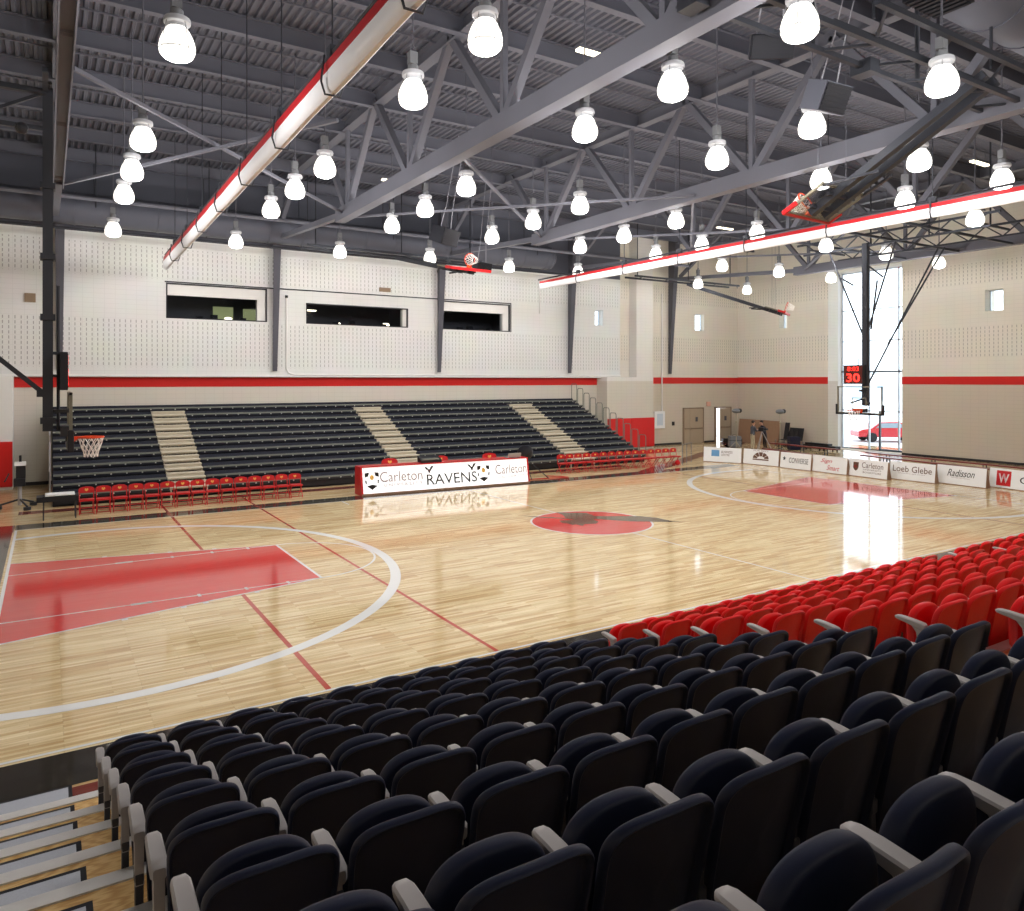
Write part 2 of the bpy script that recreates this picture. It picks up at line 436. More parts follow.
# borders
flat('black_border', [rect(0.0, W + 0.05, 30.0, W + 0.85), rect(-1.1, -0.85, 0 - 0.05, W - 0.3), rect(-1.1, -0.85, 30.0, -0.05)], Mt['black_band'], 0.0012)
flat('maroon_border', [rect(-1.1, W - 0.3, -0.02, W + 0.85), rect(0.0, 17.45, 25.0, 18.05), rect(-1.1, -1.3, 30.0, -0.9),
     seg(24.3, 15.35, 41.9, 24.35, 0.75), seg(36.5, 20.6, 40.5, 25.0, 0.6)], Mt['maroon_band'], 0.0016)
flat('red_court_line', [rect(4.03, 0.05, 4.11, 17.4), rect(6.74, 0.05, 6.81, 17.4), rect(L - 4.11, 0.05, L - 4.03, W), ], Mt['red_line'], 0.002)
flat('faint_court_line', [rect(6.8, 11.66, 22.4, 11.73)], Mt['brown_line'], 0.0018)
HW = 1.8
for s, nm in ((0, 'key'), (1, 'key')):
    fx = (lambda x: L - x) if s else (lambda x: x)
    flat('painted_key', [[(fx(0.05), CYC - 3), (fx(5.8), CYC - HW), (fx(5.8), CYC + HW), (fx(0.05), CYC + 3)]], Mt['red_paint'], 0.0026)
    ln = [seg(fx(0.05), CYC - 3, fx(5.8), CYC - HW, 0.05), seg(fx(0.05), CYC + 3, fx(5.8), CYC + HW, 0.03), rect(fx(5.76), CYC - HW, fx(5.82), CYC + HW),
          rect(fx(0.05), CYC - HW - 0.02, fx(5.8), CYC - HW + 0.02), rect(fx(0.05), CYC + HW - 0.02, fx(5.8), CYC + HW + 0.02)]
    for sg in (-1, 1):
        ln.append(rect(fx(2.12), CYC + sg * HW - 0.06, fx(2.48), CYC + sg * HW + 0.06))
        for x in (3.3, 4.2, 5.05): ln.append(rect(fx(x), CYC + sg * HW - 0.09, fx(x + 0.06), CYC + sg * HW + 0.09))
        for x in (1.9, 2.9, 3.3, 4.3): 
            y = CYC + sg * (3 - 1.2 * x / 5.8); ln.append(rect(fx(x), y - 0.02 if sg > 0 else y - 0.1, fx(x + 0.1), y + 0.1 if sg > 0 else y + 0.02))
    flat('key_line', ln, Mt['white_line'], 0.0034)
    a0, a1 = (-pi / 2, pi / 2) if not s else (pi / 2, 3 * pi / 2)
    flat('free_throw_circle', arc(fx(5.8), CYC, 1.77, 1.82, a0, a1, 40), Mt['white_line'], 0.003)
    ae = math.acos(-1.53 / 6.15)
    flat('three_point_arc', arc(fx(1.575), CYC, 6.04, 6.26, (-ae if not s else pi - ae), (ae if not s else pi + ae), 90), Mt['white_line'], 0.0038)
flat('boundary_line', [rect(0, 0, L, 0.05), rect(0, 0, 0.06, W), rect(L - 0.06, 0, L, W), rect(0, W - 0.05, L, W), rect(L / 2 - 0.025, 0, L / 2 + 0.025, W),
     rect(9.5, W - 0.75, 9.55, W - 0.05)], Mt['white_line'], 0.0042)
flat('centre_circle', [[(L / 2 + 1.76 * cos(2 * pi * i / 72), CYC + 1.76 * sin(2 * pi * i / 72)) for i in range(72)]], Mt['red_paint'], 0.0048)
flat('centre_circle_line', arc(L / 2, CYC, 1.75, 1.81, 0, 2 * pi, 72), Mt['white_line'], 0.0054)
# bird emblem on the centre circle: traced on the floor in metres about the centre
flat('bird_emblem', [[(14.645, 9.187), (15.4, 8.583), (15.3, 8.094), (15.452, 7.913), (15.985, 7.581), (16.467, 7.331), (16.744, 6.847), (16.743, 6.193), (17.045, 5.899), (16.309, 6.393), (15.693, 6.82), (15.42, 7.143), (15.08, 7.583), (14.902, 7.659), (14.805, 7.278), (14.568, 7.098), (14.242, 7.226), (14.02, 7.05), (13.989, 7.341), (13.837, 7.28), (13.864, 7.549), (13.77, 7.676), (13.873, 7.98), (14.089, 7.977), (14.39, 7.89), (14.269, 8.145), (13.749, 8.647), (13.373, 9.278), (14.328, 8.261), (14.57, 8.73)]], Mt['raven_ink'], 0.0062)

# ------------------------------------------------------------------- walls
def wall_with_holes(mb, plane, a0, a1, h0, h1, d0, d1, holes):
    """wall slab; plane 'y' spans x, plane 'x' spans y"""
    xs = sorted({a0, a1, *[h[0] for h in holes], *[h[2] for h in holes]})
    zs = sorted({h0, h1, *[h[1] for h in holes], *[h[3] for h in holes]})
    for i in range(len(xs) - 1):
        for j in range(len(zs) - 1):
            xm, zm = (xs[i] + xs[i + 1]) / 2, (zs[j] + zs[j + 1]) / 2
            if any(h[0] < xm < h[2] and h[1] < zm < h[3] for h in holes): continue
            if plane == 'y': mb.box(xs[i], d0, zs[j], xs[i + 1], d1, zs[j + 1])
            else: mb.box(d0, xs[i], zs[j], d1, xs[i + 1], zs[j + 1])
H = 14.6
FW = 24.5
WIN = [(5.16, 6.89, 9.46, 8.42), (11.29, 6.89, 16.59, 7.87), (18.55, 6.89, 22.8, 8.4), (28.86, 7.5, 29.47, 8.42)]
mb = MB(); wall_with_holes(mb, 'y', -9, 30.82, 4.38, H, FW, FW + 0.45, WIN)
struct('wall_far', mb, Mt['wall_x'], smooth=False)
mb = MB(); mb.box(-0.36, 24.85, 0, 29.3, 25.3, 4.4)
struct('wall_far_alcove', mb, Mt['wall_plain_x'], smooth=False)
mb = MB(); mb.box(-9, 23.9, 0, -0.36, 25.9, 4.36)
struct('wall_left_block', mb, Mt['wall_white'], smooth=False, bevel=0.02)
mb = MB(); mb.box(29.28, 23.9, 0, 33.0, 25.6, 4.39); mb.box(31.66, 23.95, 4.3, 33.0, 25.6, H)
struct('wall_right_block', mb, Mt['wall_plain_x'], smooth=False)
mb = MB(); wall_with_holes(mb, 'y', 30.82, 42.6, 0, H, 25.0, 25.35, [(37.83, 7.52, 38.68, 8.63), (39.9, 0, 41.2, 2.3)])
mb.box(30.82, 24.6, 4.4, 31.66, 25.0, H)
struct('wall_far_corner', mb, Mt['wall_side'], smooth=False)
BIGW = (13.56, 0.02, 18.11, 10.85)
mb = MB(); wall_with_holes(mb, 'x', -13, 25.0, 0, H, 42.0, 43.0, [BIGW, (8.49, 7.74, 9.32, 8.84), (21.02, 7.6, 21.63, 8.69)])
struct('wall_right', mb, Mt['wall_y'], smooth=False)
mb = MB(); mb.box(43.0, 18.11, 0, 43.6, 18.5, 11); mb.box(43.0, 13.1, 0, 43.6, 13.56, 11); mb.box(43.0, 13.1, 10.85, 43.6, 18.5, 11.2)
struct('wall_right_reveal', mb, Mt['wall_white'], smooth=False)
mb = MB(); mb.box(-9.3, -13.3, 0, 46, -13, H)
struct('wall_near', mb, Mt['wall_plain_x'], smooth=False)
mb = MB(); mb.box(-9.3, -13, 0, -9, 26, H)
struct('wall_left', mb, Mt['wall_y'], smooth=False)
# dark painted upper wall behind the ducts
mb = MB(); mb.box(-9, FW - 0.03, 10.35, 30.8, FW, H)
struct('trim_1', mb, Mt['duct'], smooth=False)
# red stripes
mb = MB(); mb.box(-0.35, 24.82, 3.92, 29.27, 24.85, 4.33)
struct('trim_2', mb, Mt['stripe'], smooth=False)
mb = MB(); mb.box(33.02, 24.97, 3.98, 42.0, 25.0, 4.38)
struct('trim_3', mb, Mt['stripe'], smooth=False)
mb = MB(); mb.box(41.97, -12.9, 3.98, 42.0, BIGW[0], 4.4); mb.box(41.97, BIGW[2], 3.98, 42.0, 24.97, 4.4)
struct('trim_4', mb, Mt['stripe'], smooth=False)
# pale lip under the overhanging upper wall
mb = MB(); mb.box(-9, FW - 0.05, 4.36, 30.84, FW + 0.02, 4.46)
struct('trim_5', mb, Mt['wall_white'], smooth=False)
mb = MB(); mb.box(33.0, 24.96, 0, 36.55, 25.0, 0.12); mb.box(38.65, 24.96, 0, 39.8, 25.0, 0.12); mb.box(41.3, 24.96, 0, 42, 25, 0.12); mb.box(-0.34, 24.81, 0, 29.2, 24.85, 0.14)
struct('baseboard_far', mb, Mt['base'], smooth=False)
mb = MB(); mb.box(41.96, -12.9, 0, 42, BIGW[0], 0.12); mb.box(41.96, BIGW[2], 0, 42, 24.96, 0.12)
struct('baseboard_right', mb, Mt['base'], smooth=False)

# booths behind the far wall openings
for i, (x0, z0, x1, z1) in enumerate(WIN[:3]):
    w = empty('window_%d' % (i + 1), (x0, FW, z0), kind='structure')
    b = MB(); y0, y1 = FW + 0.45, 28.4
    X0, X1, Z0, Z1 = x0 - 1.2, x1 + 1.2, z0 - 0.9, z1 + 0.5
    b.box(X0, y1, Z0, X1, y1 + 0.1, Z1); b.box(X0, y0, Z0 - 0.1, X1, y1, Z0); b.box(X0, y0, Z1, X1, y1, Z1 + 0.1)
    b.box(X0 - 0.1, y0, Z0, X0, y1, Z1); b.box(X1, y0, Z0, X1 + 0.1, y1, Z1)
    b.build('booth_interior', Mt['dark_room'], w, world=True, smooth=False)
    f = MB(); t = 0.05
    f.box(x0, FW - 0.02, z0, x0 + t, FW + 0.3, z1); f.box(x1 - t, FW - 0.02, z0, x1, FW + 0.3, z1); f.box(x0, FW - 0.02, z0, x1, FW + 0.3, z0 + t); f.box(x0, FW - 0.02, z1 - t, x1, FW + 0.3, z1)
    f.build('window_frame', Mt['black_steel'], w, world=True, smooth=False)
    g = MB(); g.box(x0 + t, FW + 0.22, z0 + t, x1 - t, FW + 0.24, z1 - t)
    g.build('pane', Mt['dark_glass'], w, world=True, smooth=False)
    if i != 1:
        s = MB(); s.box(x0 + t, FW + 0.1, z1 - 0.52, x1 - t, FW + 0.16, z1 - t)
        s.build('roller_blind', Mt['wall_white'], w, world=True, smooth=False)
        s = MB(); s.box(x1 - 0.42, FW + 0.1, z0 + t, x1 - t, FW + 0.4, z1 - 0.5)
        s.build('side_panel', Mt['wall_white'], w, world=True, smooth=False)
    else:
        s = MB(); s.box(x1 - 0.25, FW + 0.1, z0 + t, x1 - t, FW + 0.4, z1 - t)
        s.build('side_panel', Mt['wall_white'], w, world=True, smooth=False)
    # counter inside with small equipment
    s = MB(); s.box(x0 + 0.1, FW + 0.5, z0 - 0.12, x1 - 0.1, FW + 1.1, z0 - 0.05)
    s.build('booth_counter', Mt['grey_plastic'], w, world=True, smooth=False)
    s = MB()
    if i == 0:
        s.box(7.8, 28.3, 6.9, 8.75, 28.39, 7.85); s.box(9.25, 28.3, 6.9, 9.95, 28.39, 7.8)
        s.build('lit_inner_window', Mt['booth_glow'], w, world=True, smooth=False)
    s = MB()
    for (x, z, r) in ([(7.9, 6.98, 0.11)], [(13.1, 6.95, 0.12), (15.7, 7.0, 0.13)], [(21.9, 6.93, 0.08)])[i]:
        s.sphere((x, FW + 0.8, z + 0.05), r, sc=(1.6, 1, 0.7))
    s.build('booth_lamp', Mt['booth_lamp'], w, world=True)
    s = MB(); s.box(x0 + 0.5, 27.0, z1 - 0.12, x0 + 1.3, 27.2, z1 - 0.07)
    s.build('booth_ceiling_light', Mt['booth_lamp'], w, world=True, smooth=False)
    s = MB()
    for k in range(5):
        x = x0 + 0.7 + k * (x1 - x0 - 1.4) / 4.6; s.box(x, FW + 0.6, z0 - 0.05, x + 0.28, FW + 0.85, z0 + 0.1 + 0.09 * (k % 3))
    s.build('booth_equipment', Mt['black_plastic'], w, world=True, smooth=False)
def small_window(n, plane, a0, z0, a1, z1, d, depth):
    w = empty('window_%d' % n, (a0, d, z0) if plane == 'y' else (d, a0, z0), kind='structure')
    f = MB(); g = MB(); t = 0.05; d1 = d + depth
    B = (lambda m, p, q, r, s_, u, v: m.box(p, r, q, s_, v, u)) if plane == 'y' else (lambda m, p, q, r, s_, u, v: m.box(r, p, q, v, s_, u))
    B(f, a0, z0, d1 - 0.1, a0 + t, z1, d1); B(f, a1 - t, z0, d1 - 0.1, a1, z1, d1); B(f, a0, z0, d1 - 0.1, a1, z0 + t, d1); B(f, a0, z1 - t, d1 - 0.1, a1, z1, d1)
    f.build('window_frame', Mt['frame_al'], w, world=True, smooth=False)
    B(g, a0 + t, z0 + t, d1 - 0.06, a1 - t, z1 - t, d1 - 0.04)
    g.build('pane', Mt['window_glass'], w, world=True, smooth=False)
small_window(4, 'y', *WIN[3], FW, 0.45)
small_window(5, 'y', 37.83, 7.52, 38.68, 8.63, 25.0, 0.35)
small_window(6, 'x', 8.49, 7.74, 9.32, 8.84, 42.0, 0.6)
small_window(7, 'x', 21.02, 7.6, 21.63, 8.69, 42.0, 0.6)
# tall glazed opening in the end wall
w = empty('window_8', (43.45, BIGW[0], 0), kind='structure')
f = MB(); X = 43.45
for y in (BIGW[0] + 0.04, 14.55, 16.35, BIGW[2] - 0.04): f.box(X - 0.05, y - 0.035, 0, X + 0.07, y + 0.035, BIGW[3])
for z in (2.35, 6.6, 8.5, 10.8): f.box(X - 0.05, BIGW[0], z - 0.03, X + 0.07, BIGW[2], z + 0.03)
f.build('window_frame', Mt['frame_al'], w, world=True, smooth=False)
f = MB(); f.box(X - 0.08, BIGW[0], 4.68, X + 0.08, BIGW[2], 4.78); f.box(X - 0.08, 15.62, 0, X + 0.02, 15.72, 2.35); f.box(X - 0.08, BIGW[0], 0, X + 0.08, 15.7, 0.1)
f.build('door_rail', Mt['frame_dk'], w, world=True, smooth=False)
g = MB(); g.box(X, BIGW[0], 0.05, X + 0.02, BIGW[2], BIGW[3])
g.build('pane', Mt['window_glass'], w, world=True, smooth=False)

# doors in the far corner
def double_door(n, x0, x1, open_gap):
    d = empty('door_%d' % n, (x0, 24.95, 0), kind='structure')
    f = MB(); f.box(x0 - 0.08, 24.9, 0, x0, 25.02, 2.38); f.box(x1, 24.9, 0, x1 + 0.08, 25.02, 2.38); f.box(x0 - 0.08, 24.9, 2.3, x1 + 0.08, 25.02, 2.38)
    f.build('door_frame', Mt['door_frame'], d, world=True, smooth=False)
    if not open_gap:
        xm = x0 + (x1 - x0) * 0.3
        leaves = ((x0, xm - 0.01), (xm + 0.01, x1))
    else:
        leaves = ((x0 + 0.42, x1),)
    for a, b in leaves:
        l = MB(); l.box(a, 24.92, 0.02, b, 24.97, 2.29)
        lo = l.build('door_leaf', Mt['door'], d, world=True, smooth=False)
        if b - a > 0.6:
            p = MB(); c = (a + b) / 2; p.box(c - 0.1, 24.905, 1.45, c + 0.1, 24.92, 1.75)
            q = p.build('door_pane', Mt['dark_room'], lo, smooth=False); q.location = -d.location
        p = MB(); p.tube([(a + 0.06, 24.88, 1.0), (b - 0.06, 24.88, 1.0)], 0.03, 8)
        p.box(a + 0.05, 24.88, 0.97, a + 0.1, 24.93, 1.03); p.box(b - 0.1, 24.88, 0.97, b - 0.05, 24.93, 1.03)
        q = p.build('push_bar', Mt['door_frame'], lo); q.location = -d.location
double_door(1, 36.75, 38.5, False)
double_door(2, 39.75, 41.2, True)
# ----------------------------------------------------------- roof and frame
TX = [1.06, 9.78, 18.3, 26.85, 35.4]
dk = MB(); pitch = 0.22; zz = 13.38
x = -9.0; prof = []
while x < 46:
    prof += [(x, zz), (x + 0.08, zz), (x + 0.11, zz + 0.07), (x + 0.19, zz + 0.07)]; x += pitch
top = [(p[0], -13, p[1]) for p in prof]; bot = [(p[0], 26, p[1]) for p in prof]
n = len(prof)
dk.add(top + bot, [(i, i + 1, n + i + 1, n + i) for i in range(n - 1)])
dk.box(-9.3, -13.3, 14.3, 46, 28, 14.6)
ceil = struct('ceiling', dk, Mt['deck'], smooth=False)
def ibeam(mb, p, q, w, h, t=0.03, m=0):
    p = Vector(p); q = Vector(q)
    mb.bar(p + Vector((0, 0, h / 2)), q + Vector((0, 0, h / 2)), w, t, m); mb.bar(p - Vector((0, 0, h / 2)), q - Vector((0, 0, h / 2)), w, t, m); mb.bar(p, q, t, h, m)
for k in range(13):
    y = -10.6 + 2.85 * k
    mb = MB(); ibeam(mb, (-9, y, 13.14), (45.5, y, 13.14), 0.2, 0.44)
    mb.build('roof_beam', Mt['deck'], ceil, smooth=False)
for k in range(12):
    y = -9.1 + 2.85 * k
    mb = MB(); mb.tube([(-9, y, 13.32), (45.5, y, 13.32)], 0.03, 6)
    mb.build('roof_pipe', Mt['deck'], ceil)
# roof trusses
ZB, ZT = 10.1, 13.15
tnames = ['over the left baseline', 'crossing the court left of centre', 'crossing the court right of centre', 'behind the second divider curtain', 'nearest the end wall window']
def truss(X, i):
    t = empty('roof_truss', (X, 24.2, ZB), label='grey steel roof truss ' + tnames[i], cat='roof truss', group='grey roof trusses')
    def hchord(z, y0, y1, w, h):
        m = MB()
        m.box(X - w / 2, y0, z - h / 2, X - w / 2 + 0.03, y1, z + h / 2); m.box(X + w / 2 - 0.03, y0, z - h / 2, X + w / 2, y1, z + h / 2); m.box(X - w / 2, y0, z - 0.03, X + w / 2, y1, z)
        return m
    (hchord(ZB, -11, 15.6, 0.28, 0.36) if i == 0 else MB().box(X - 0.18, -11, ZB - 0.24, X + 0.18, 15.6, ZB + 0.2)).build('bottom_chord', Mt['steel'], t, world=True, smooth=False)
    m = MB(); ibeam(m, (X, -11, ZT), (X, 24.3, ZT), 0.32, 0.4); m.build('top_chord', Mt['steel'], t, world=True, smooth=False)
    m = MB(); m.bar((X, 15.4, ZB), (X, 24.2, 10.7), 0.2, 0.2); m.build('end_tie', Mt['steel'], t, world=True, smooth=False)
    for k in range(6):
        yb = -10.7 + 5.1 * k
        for s in (-1, 1):
            m = MB(); m.bar((X, yb, ZB), (X, yb + s * 2.55, ZT), 0.2, 0.2); 
            if yb + s * 2.55 > -11.5 and yb + s * 2.55 < 24.3: m.build('diagonal_web', Mt['steel'], t, world=True, smooth=False)
        m = MB(); m.bar((X, yb, ZB), (X, yb, ZT), 0.13, 0.13); m.build('post', Mt['steel'], t, world=True, smooth=False)
    m = MB(); m.bar((X, 24.0, 10.8), (X, 20.5, ZT), 0.18, 0.18); m.build('end_brace', Mt['steel'], t, world=True, smooth=False)
for i, X in enumerate(TX): truss(X, i)
# tapered wall columns
cn = ['behind the left hanging mast', 'left of the middle booth window', 'between the middle and right booth windows', 'right of the right booth window', 'beside the white pilaster near the corner']
for i, X in enumerate([1.2] + TX[1:]):
    yw = FW if X < 30 else 25.0
    m = MB(); w0, w1 = 0.42, 0.2
    m.prism([(yw - 0.85, H - 0.7), (yw - 0.02, H - 0.7), (yw - 0.02, 4.62), (yw - 0.16, 4.62)], 'x', X - 0.03, X + 0.03)
    m.add([(X - w0 / 2, yw - 0.86, H - 0.7), (X + w0 / 2, yw - 0.86, H - 0.7), (X + w1 / 2, yw - 0.18, 4.62), (X - w1 / 2, yw - 0.18, 4.62),
           (X - w0 / 2, yw - 0.82, H - 0.7), (X + w0 / 2, yw - 0.82, H - 0.7), (X + w1 / 2, yw - 0.14, 4.62), (X - w1 / 2, yw - 0.14, 4.62)],
          [(0, 1, 2, 3), (4, 7, 6, 5), (0, 3, 7, 4), (1, 5, 6, 2), (0, 4, 5, 1), (3, 2, 6, 7)])
    o = m.build('wall_column', Mt['column'], smooth=False)
    tag(o, 'tapered charcoal steel column ' + cn[i], 'column', 'tapered wall columns')
# horizontal bracing rods under the roof, one thing per rod
BR = [((1.2, 15.2), (6.3, 6.0)), ((9.6, 14.9), (1.2, 6.2)), ((9.95, 15.0), (18.1, 6.6)), ((18.1, 14.9), (9.95, 7.0)), ((18.45, 14.9), (26.7, 6.8)), ((26.7, 14.9), (18.45, 7.0)), ((27.0, 14.9), (35.2, 7.0)), ((35.2, 14.9), (27.0, 7.0))]
bt = ['left bay, short one leaning right', 'left bay, long one leaning left', 'middle left bay, leaning right', 'middle left bay, leaning left', 'middle right bay, leaning right', 'middle right bay, leaning left', 'far right bay, leaning right', 'far right bay, leaning left']
for i, (a, b) in enumerate(BR):
    m = MB(); z = ZB - 0.12 + 0.1 * (i % 2); m.bar((*a, z), (*b, z), 0.075, 0.075)
    tag(m.build('brace_rod', Mt['steel'], smooth=False), 'slim grey roof brace in the ' + bt[i], 'roof brace', 'horizontal roof braces')

# ducts
def duct_prof(y, z, r, x0, x1, seg_=1.5):
    m = MB(); n = 28; rings = []
    xs = []; x = x0
    while x < x1: xs.append(x); x += seg_
    xs.append(x1)
    for x in xs:
        for dx, dr in ((-0.03, 0), (-0.03, 0.025), (0.03, 0.025), (0.03, 0)):
            rings.append([(x + dx, y + (r + dr) * cos(2 * pi * j / n), z + (r + dr) * sin(2 * pi * j / n)) for j in range(n)])
    m.rings(rings); return m
t = empty('air_duct', (10, 23.3, 11.0), label='large round grey air duct running along the top of the far wall', cat='air duct')
duct_prof(23.35, 10.95, 0.62, -8.8, 24.5).build('duct_run', Mt['duct'], t, world=True)
m = MB(); m.lathe([(0.62, 0), (0.58, 0.2), (0.4, 0.36), (0.15, 0.42)], 28); m.xf(Matrix.Translation((24.5, 23.35, 10.95)) @ Matrix.Rotation(pi / 2, 4, 'Y')); m.build('end_cap', Mt['duct'], t, world=True)
for k in range(8):
    m = MB(); x = -6 + k * 4.2; m.tube([(x, 22.7, 13.6), (x, 22.7, 11.0), (x, 23.35, 10.3), (x, 24.0, 11.0), (x, 24.0, 13.6)], 0.02, 6); m.build('hanger', Mt['black_steel'], t, world=True)
t = empty('air_duct', (20, -2.3, 12.0), label='large round grey air duct with a louvre at upper right', cat='air duct')
duct_prof(-2.3, 12.0, 0.75, 8.0, 44.0).build('duct_run', Mt['duct'], t, world=True)
m = MB()
m.box(14.2, -2.75, 11.12, 15.3, -2.05, 11.3)
for k in range(7): m.box(14.25 + k * 0.15, -2.72, 11.08, 14.33 + k * 0.15, -2.08, 11.13)
m.build('louvre', Mt['black_plastic'], t, world=True, smooth=False)
m = MB(); m.box(11.6, -1.75, 11.35, 12.7, -1.5, 11.75); m.build('side_louvre', Mt['black_plastic'], t, world=True, smooth=False)
for k in range(8):
    m = MB(); x = 9 + k * 4.2; m.tube([(x, -3.05, 13.5), (x, -3.05, 12.0)], 0.02, 6); m.tube([(x, -1.55, 13.5), (x, -1.55, 12.0)], 0.02, 6); m.build('hanger', Mt['black_steel'], t, world=True)
# pipe along the far wall top
m = MB(); m.tube([(-8.8, 22.2, 9.95), (27, 22.2, 9.95)], 0.06, 8)
tag(m.build('sprinkler_pipe', Mt['black_steel']), 'dark horizontal pipe under the far wall air duct', 'pipe')
m = MB(); m.tube([(-8.8, 21.0, 10.9), (33, 21.0, 10.9)], 0.08, 8)
tag(m.build('sprinkler_pipe', Mt['steel']), 'grey horizontal pipe in front of the far wall air duct', 'pipe')
# ------------------------------------------------------------------- lamps
LAMPS = [(2.57,3.04),(2.62,8.43),(2.65,11.24),(2.69,14.06),(2.8,19.78),(7.08,19.86),(6.85,13.75),(6.79,10.94),(6.82,8.42),(6.7,2.95),(6.69,0.28),(11.1,13.99),(10.97,11.11),(10.79,8.16),(11.32,19.9),(15.24,19.3),(15.12,13.86),(19.62,19.66),(14.96,10.91),(10.7,2.8),(14.9,8.28),(19.25,13.78),(23.43,19.23),(19.25,11.15),(23.23,13.59),(10.63,0.15),(19.02,8.29),(23.14,10.93),(14.76,2.76),(28.07,14.21),(23.04,8.21),(32.02,14.07),(14.67,0.12),(18.62,2.61),(10.54,-2.56),(14.63,-2.52),(19.14,0.31),(22.88,2.74),(31.47,8.33),(35.92,8.45),(22.8,0.1),(27.36,2.91),(27.58,8.51),(36.62,19.78),(36.2,14.04),(32.03,19.36)]
ROWN = {-2.5: 'row nearest the viewer', 0.2: 'second row from the viewer', 2.8: 'third row from the viewer', 8.3: 'fourth row from the viewer', 11.0: 'fifth row from the viewer', 13.9: 'sixth row from the viewer', 19.6: 'row nearest the far wall'}
def lamp_proto():
    t = empty('high_bay_lamp', (0, 0, 0))
    g = MB()
    n = 24; prof = [(0.15, 0.27), (0.185, 0.22), (0.225, 0.14), (0.258, 0.05), (0.275, -0.04), (0.273, -0.1), (0.252, -0.16), (0.21, -0.205), (0.14, -0.235), (0.05, -0.245)]
    rings = [[((r * (1 + 0.02 * (j % 2))) * cos(2 * pi * j / n), (r * (1 + 0.02 * (j % 2))) * sin(2 * pi * j / n), z) for j in range(n)] for r, z in prof]
    g.rings(rings); g.build('lamp_shade', Mt['lamp_glass'], t)
    c = MB(); c.lathe([(0.09, 0.45), (0.13, 0.43), (0.2, 0.42), (0.212, 0.38), (0.205, 0.34), (0.165, 0.315), (0.155, 0.255)], 20)
    c.build('collar', Mt['lamp_ring'], t)
    b = MB(); b.lathe([(0.075, 0.42), (0.1, 0.48), (0.1, 0.55), (0.07, 0.58), (0.07, 0.7), (0.05, 0.72)], 14); b.box(-0.09, -0.07, 0.58, 0.07, 0.07, 0.8)
    b.build('ballast', Mt['grey_plastic'], t)
    w = MB(); w.tube([(0.275 * cos(2 * pi * j / 20), 0.275 * sin(2 * pi * j / 20), -0.1) for j in range(20)], 0.008, 5, closed=True)
    for j in range(4):
        a = pi / 2 * j + 0.5; w.tube([(0.19 * cos(a), 0.19 * sin(a), 0.34), (0.26 * cos(a), 0.26 * sin(a), 0.05), (0.279 * cos(a), 0.279 * sin(a), -0.1)], 0.006, 5)
    w.build('wire_guard', Mt['grey_plastic'], t)
    r = MB(); r.tube([(0, 0, 0.8), (0, 0, 4.3)], 0.018, 6); r.tube([(0.05, 0, 0.78), (0.05, 0, 0.9), (-0.05, 0, 0.9), (-0.05, 0, 0.78)], 0.012, 6)
    r.build('hanging_rod', Mt['steel'], t)
    return t
proto = lamp_proto(); bpy.context.view_layer.update(); learn(proto)
rows = {}
for x, y in LAMPS:
    k = min(ROWN, key=lambda q: abs(q - y)); rows.setdefault(k, []).append((x, y))
LP = 210.0
first = True
ldata = bpy.data.lights.new('lamp_and_fill_light', 'POINT'); ldata.energy = LP; ldata.color = (1.0, 0.98, 0.95); ldata.shadow_soft_size = 0.2
for k in sorted(rows):
    for i, (x, y) in enumerate(sorted(rows[k])):
        o = proto if first else copy_tree(proto); first = False
        o.location = (x, y, 9.6)
        tag(o, 'glowing bell shaped ceiling lamp, %s from the left in the %s' % (ORD[i], ROWN[k]), 'ceiling lamp', 'high bay lamps')
        lo = bpy.data.objects.new('lamp_and_fill_light', ldata); COL.objects.link(lo); lo.parent = o; lo.location = (0, 0, -0.45); lo.visible_glossy = False
for x in (2.6, 6.7, 10.7, 14.8, 19.1):  # unseen fill lights added to brighten the near seats, no lamps modelled
    for y in (-5.3,):
        lo = bpy.data.objects.new('lamp_and_fill_light', ldata); COL.objects.link(lo); lo.location = (x, y, 9.15); lo.visible_glossy = False
# strip lights by the roof deck
for i, (x, y, lb) in enumerate([(13.8, 6.18, 'nearest the top centre'), (14.3, 20.95, 'above the second booth window'), (34.0, 5.85, 'at the far right beyond the hoop mast'), (35.3, 20.3, 'over the far corner')]):
    x = 0.79 + (x - 0.79) * 0.94; y = -9.575 + (y + 9.575) * 0.94; dz = -0.55
    t = empty('strip_light', (x, y, 12.75), label='glowing strip light under the roof deck, ' + lb, cat='strip light', group='roof strip lights')
    m = MB(); m.box(x - 0.6, y - 0.09, 12.66, x + 0.6, y + 0.09, 12.72); m.build('tube_cover', Mt['strip_glow'], t, world=True, smooth=False)
    m = MB(); m.box(x - 0.62, y - 0.1, 12.72, x + 0.62, y + 0.1, 12.8); m.tube([(x - 0.4, y, 12.78), (x - 0.4, y, 13.3)], 0.012, 6); m.tube([(x + 0.4, y, 12.78), (x + 0.4, y, 13.3)], 0.012, 6); m.build('housing', Mt['steel'], t, world=True, smooth=False)

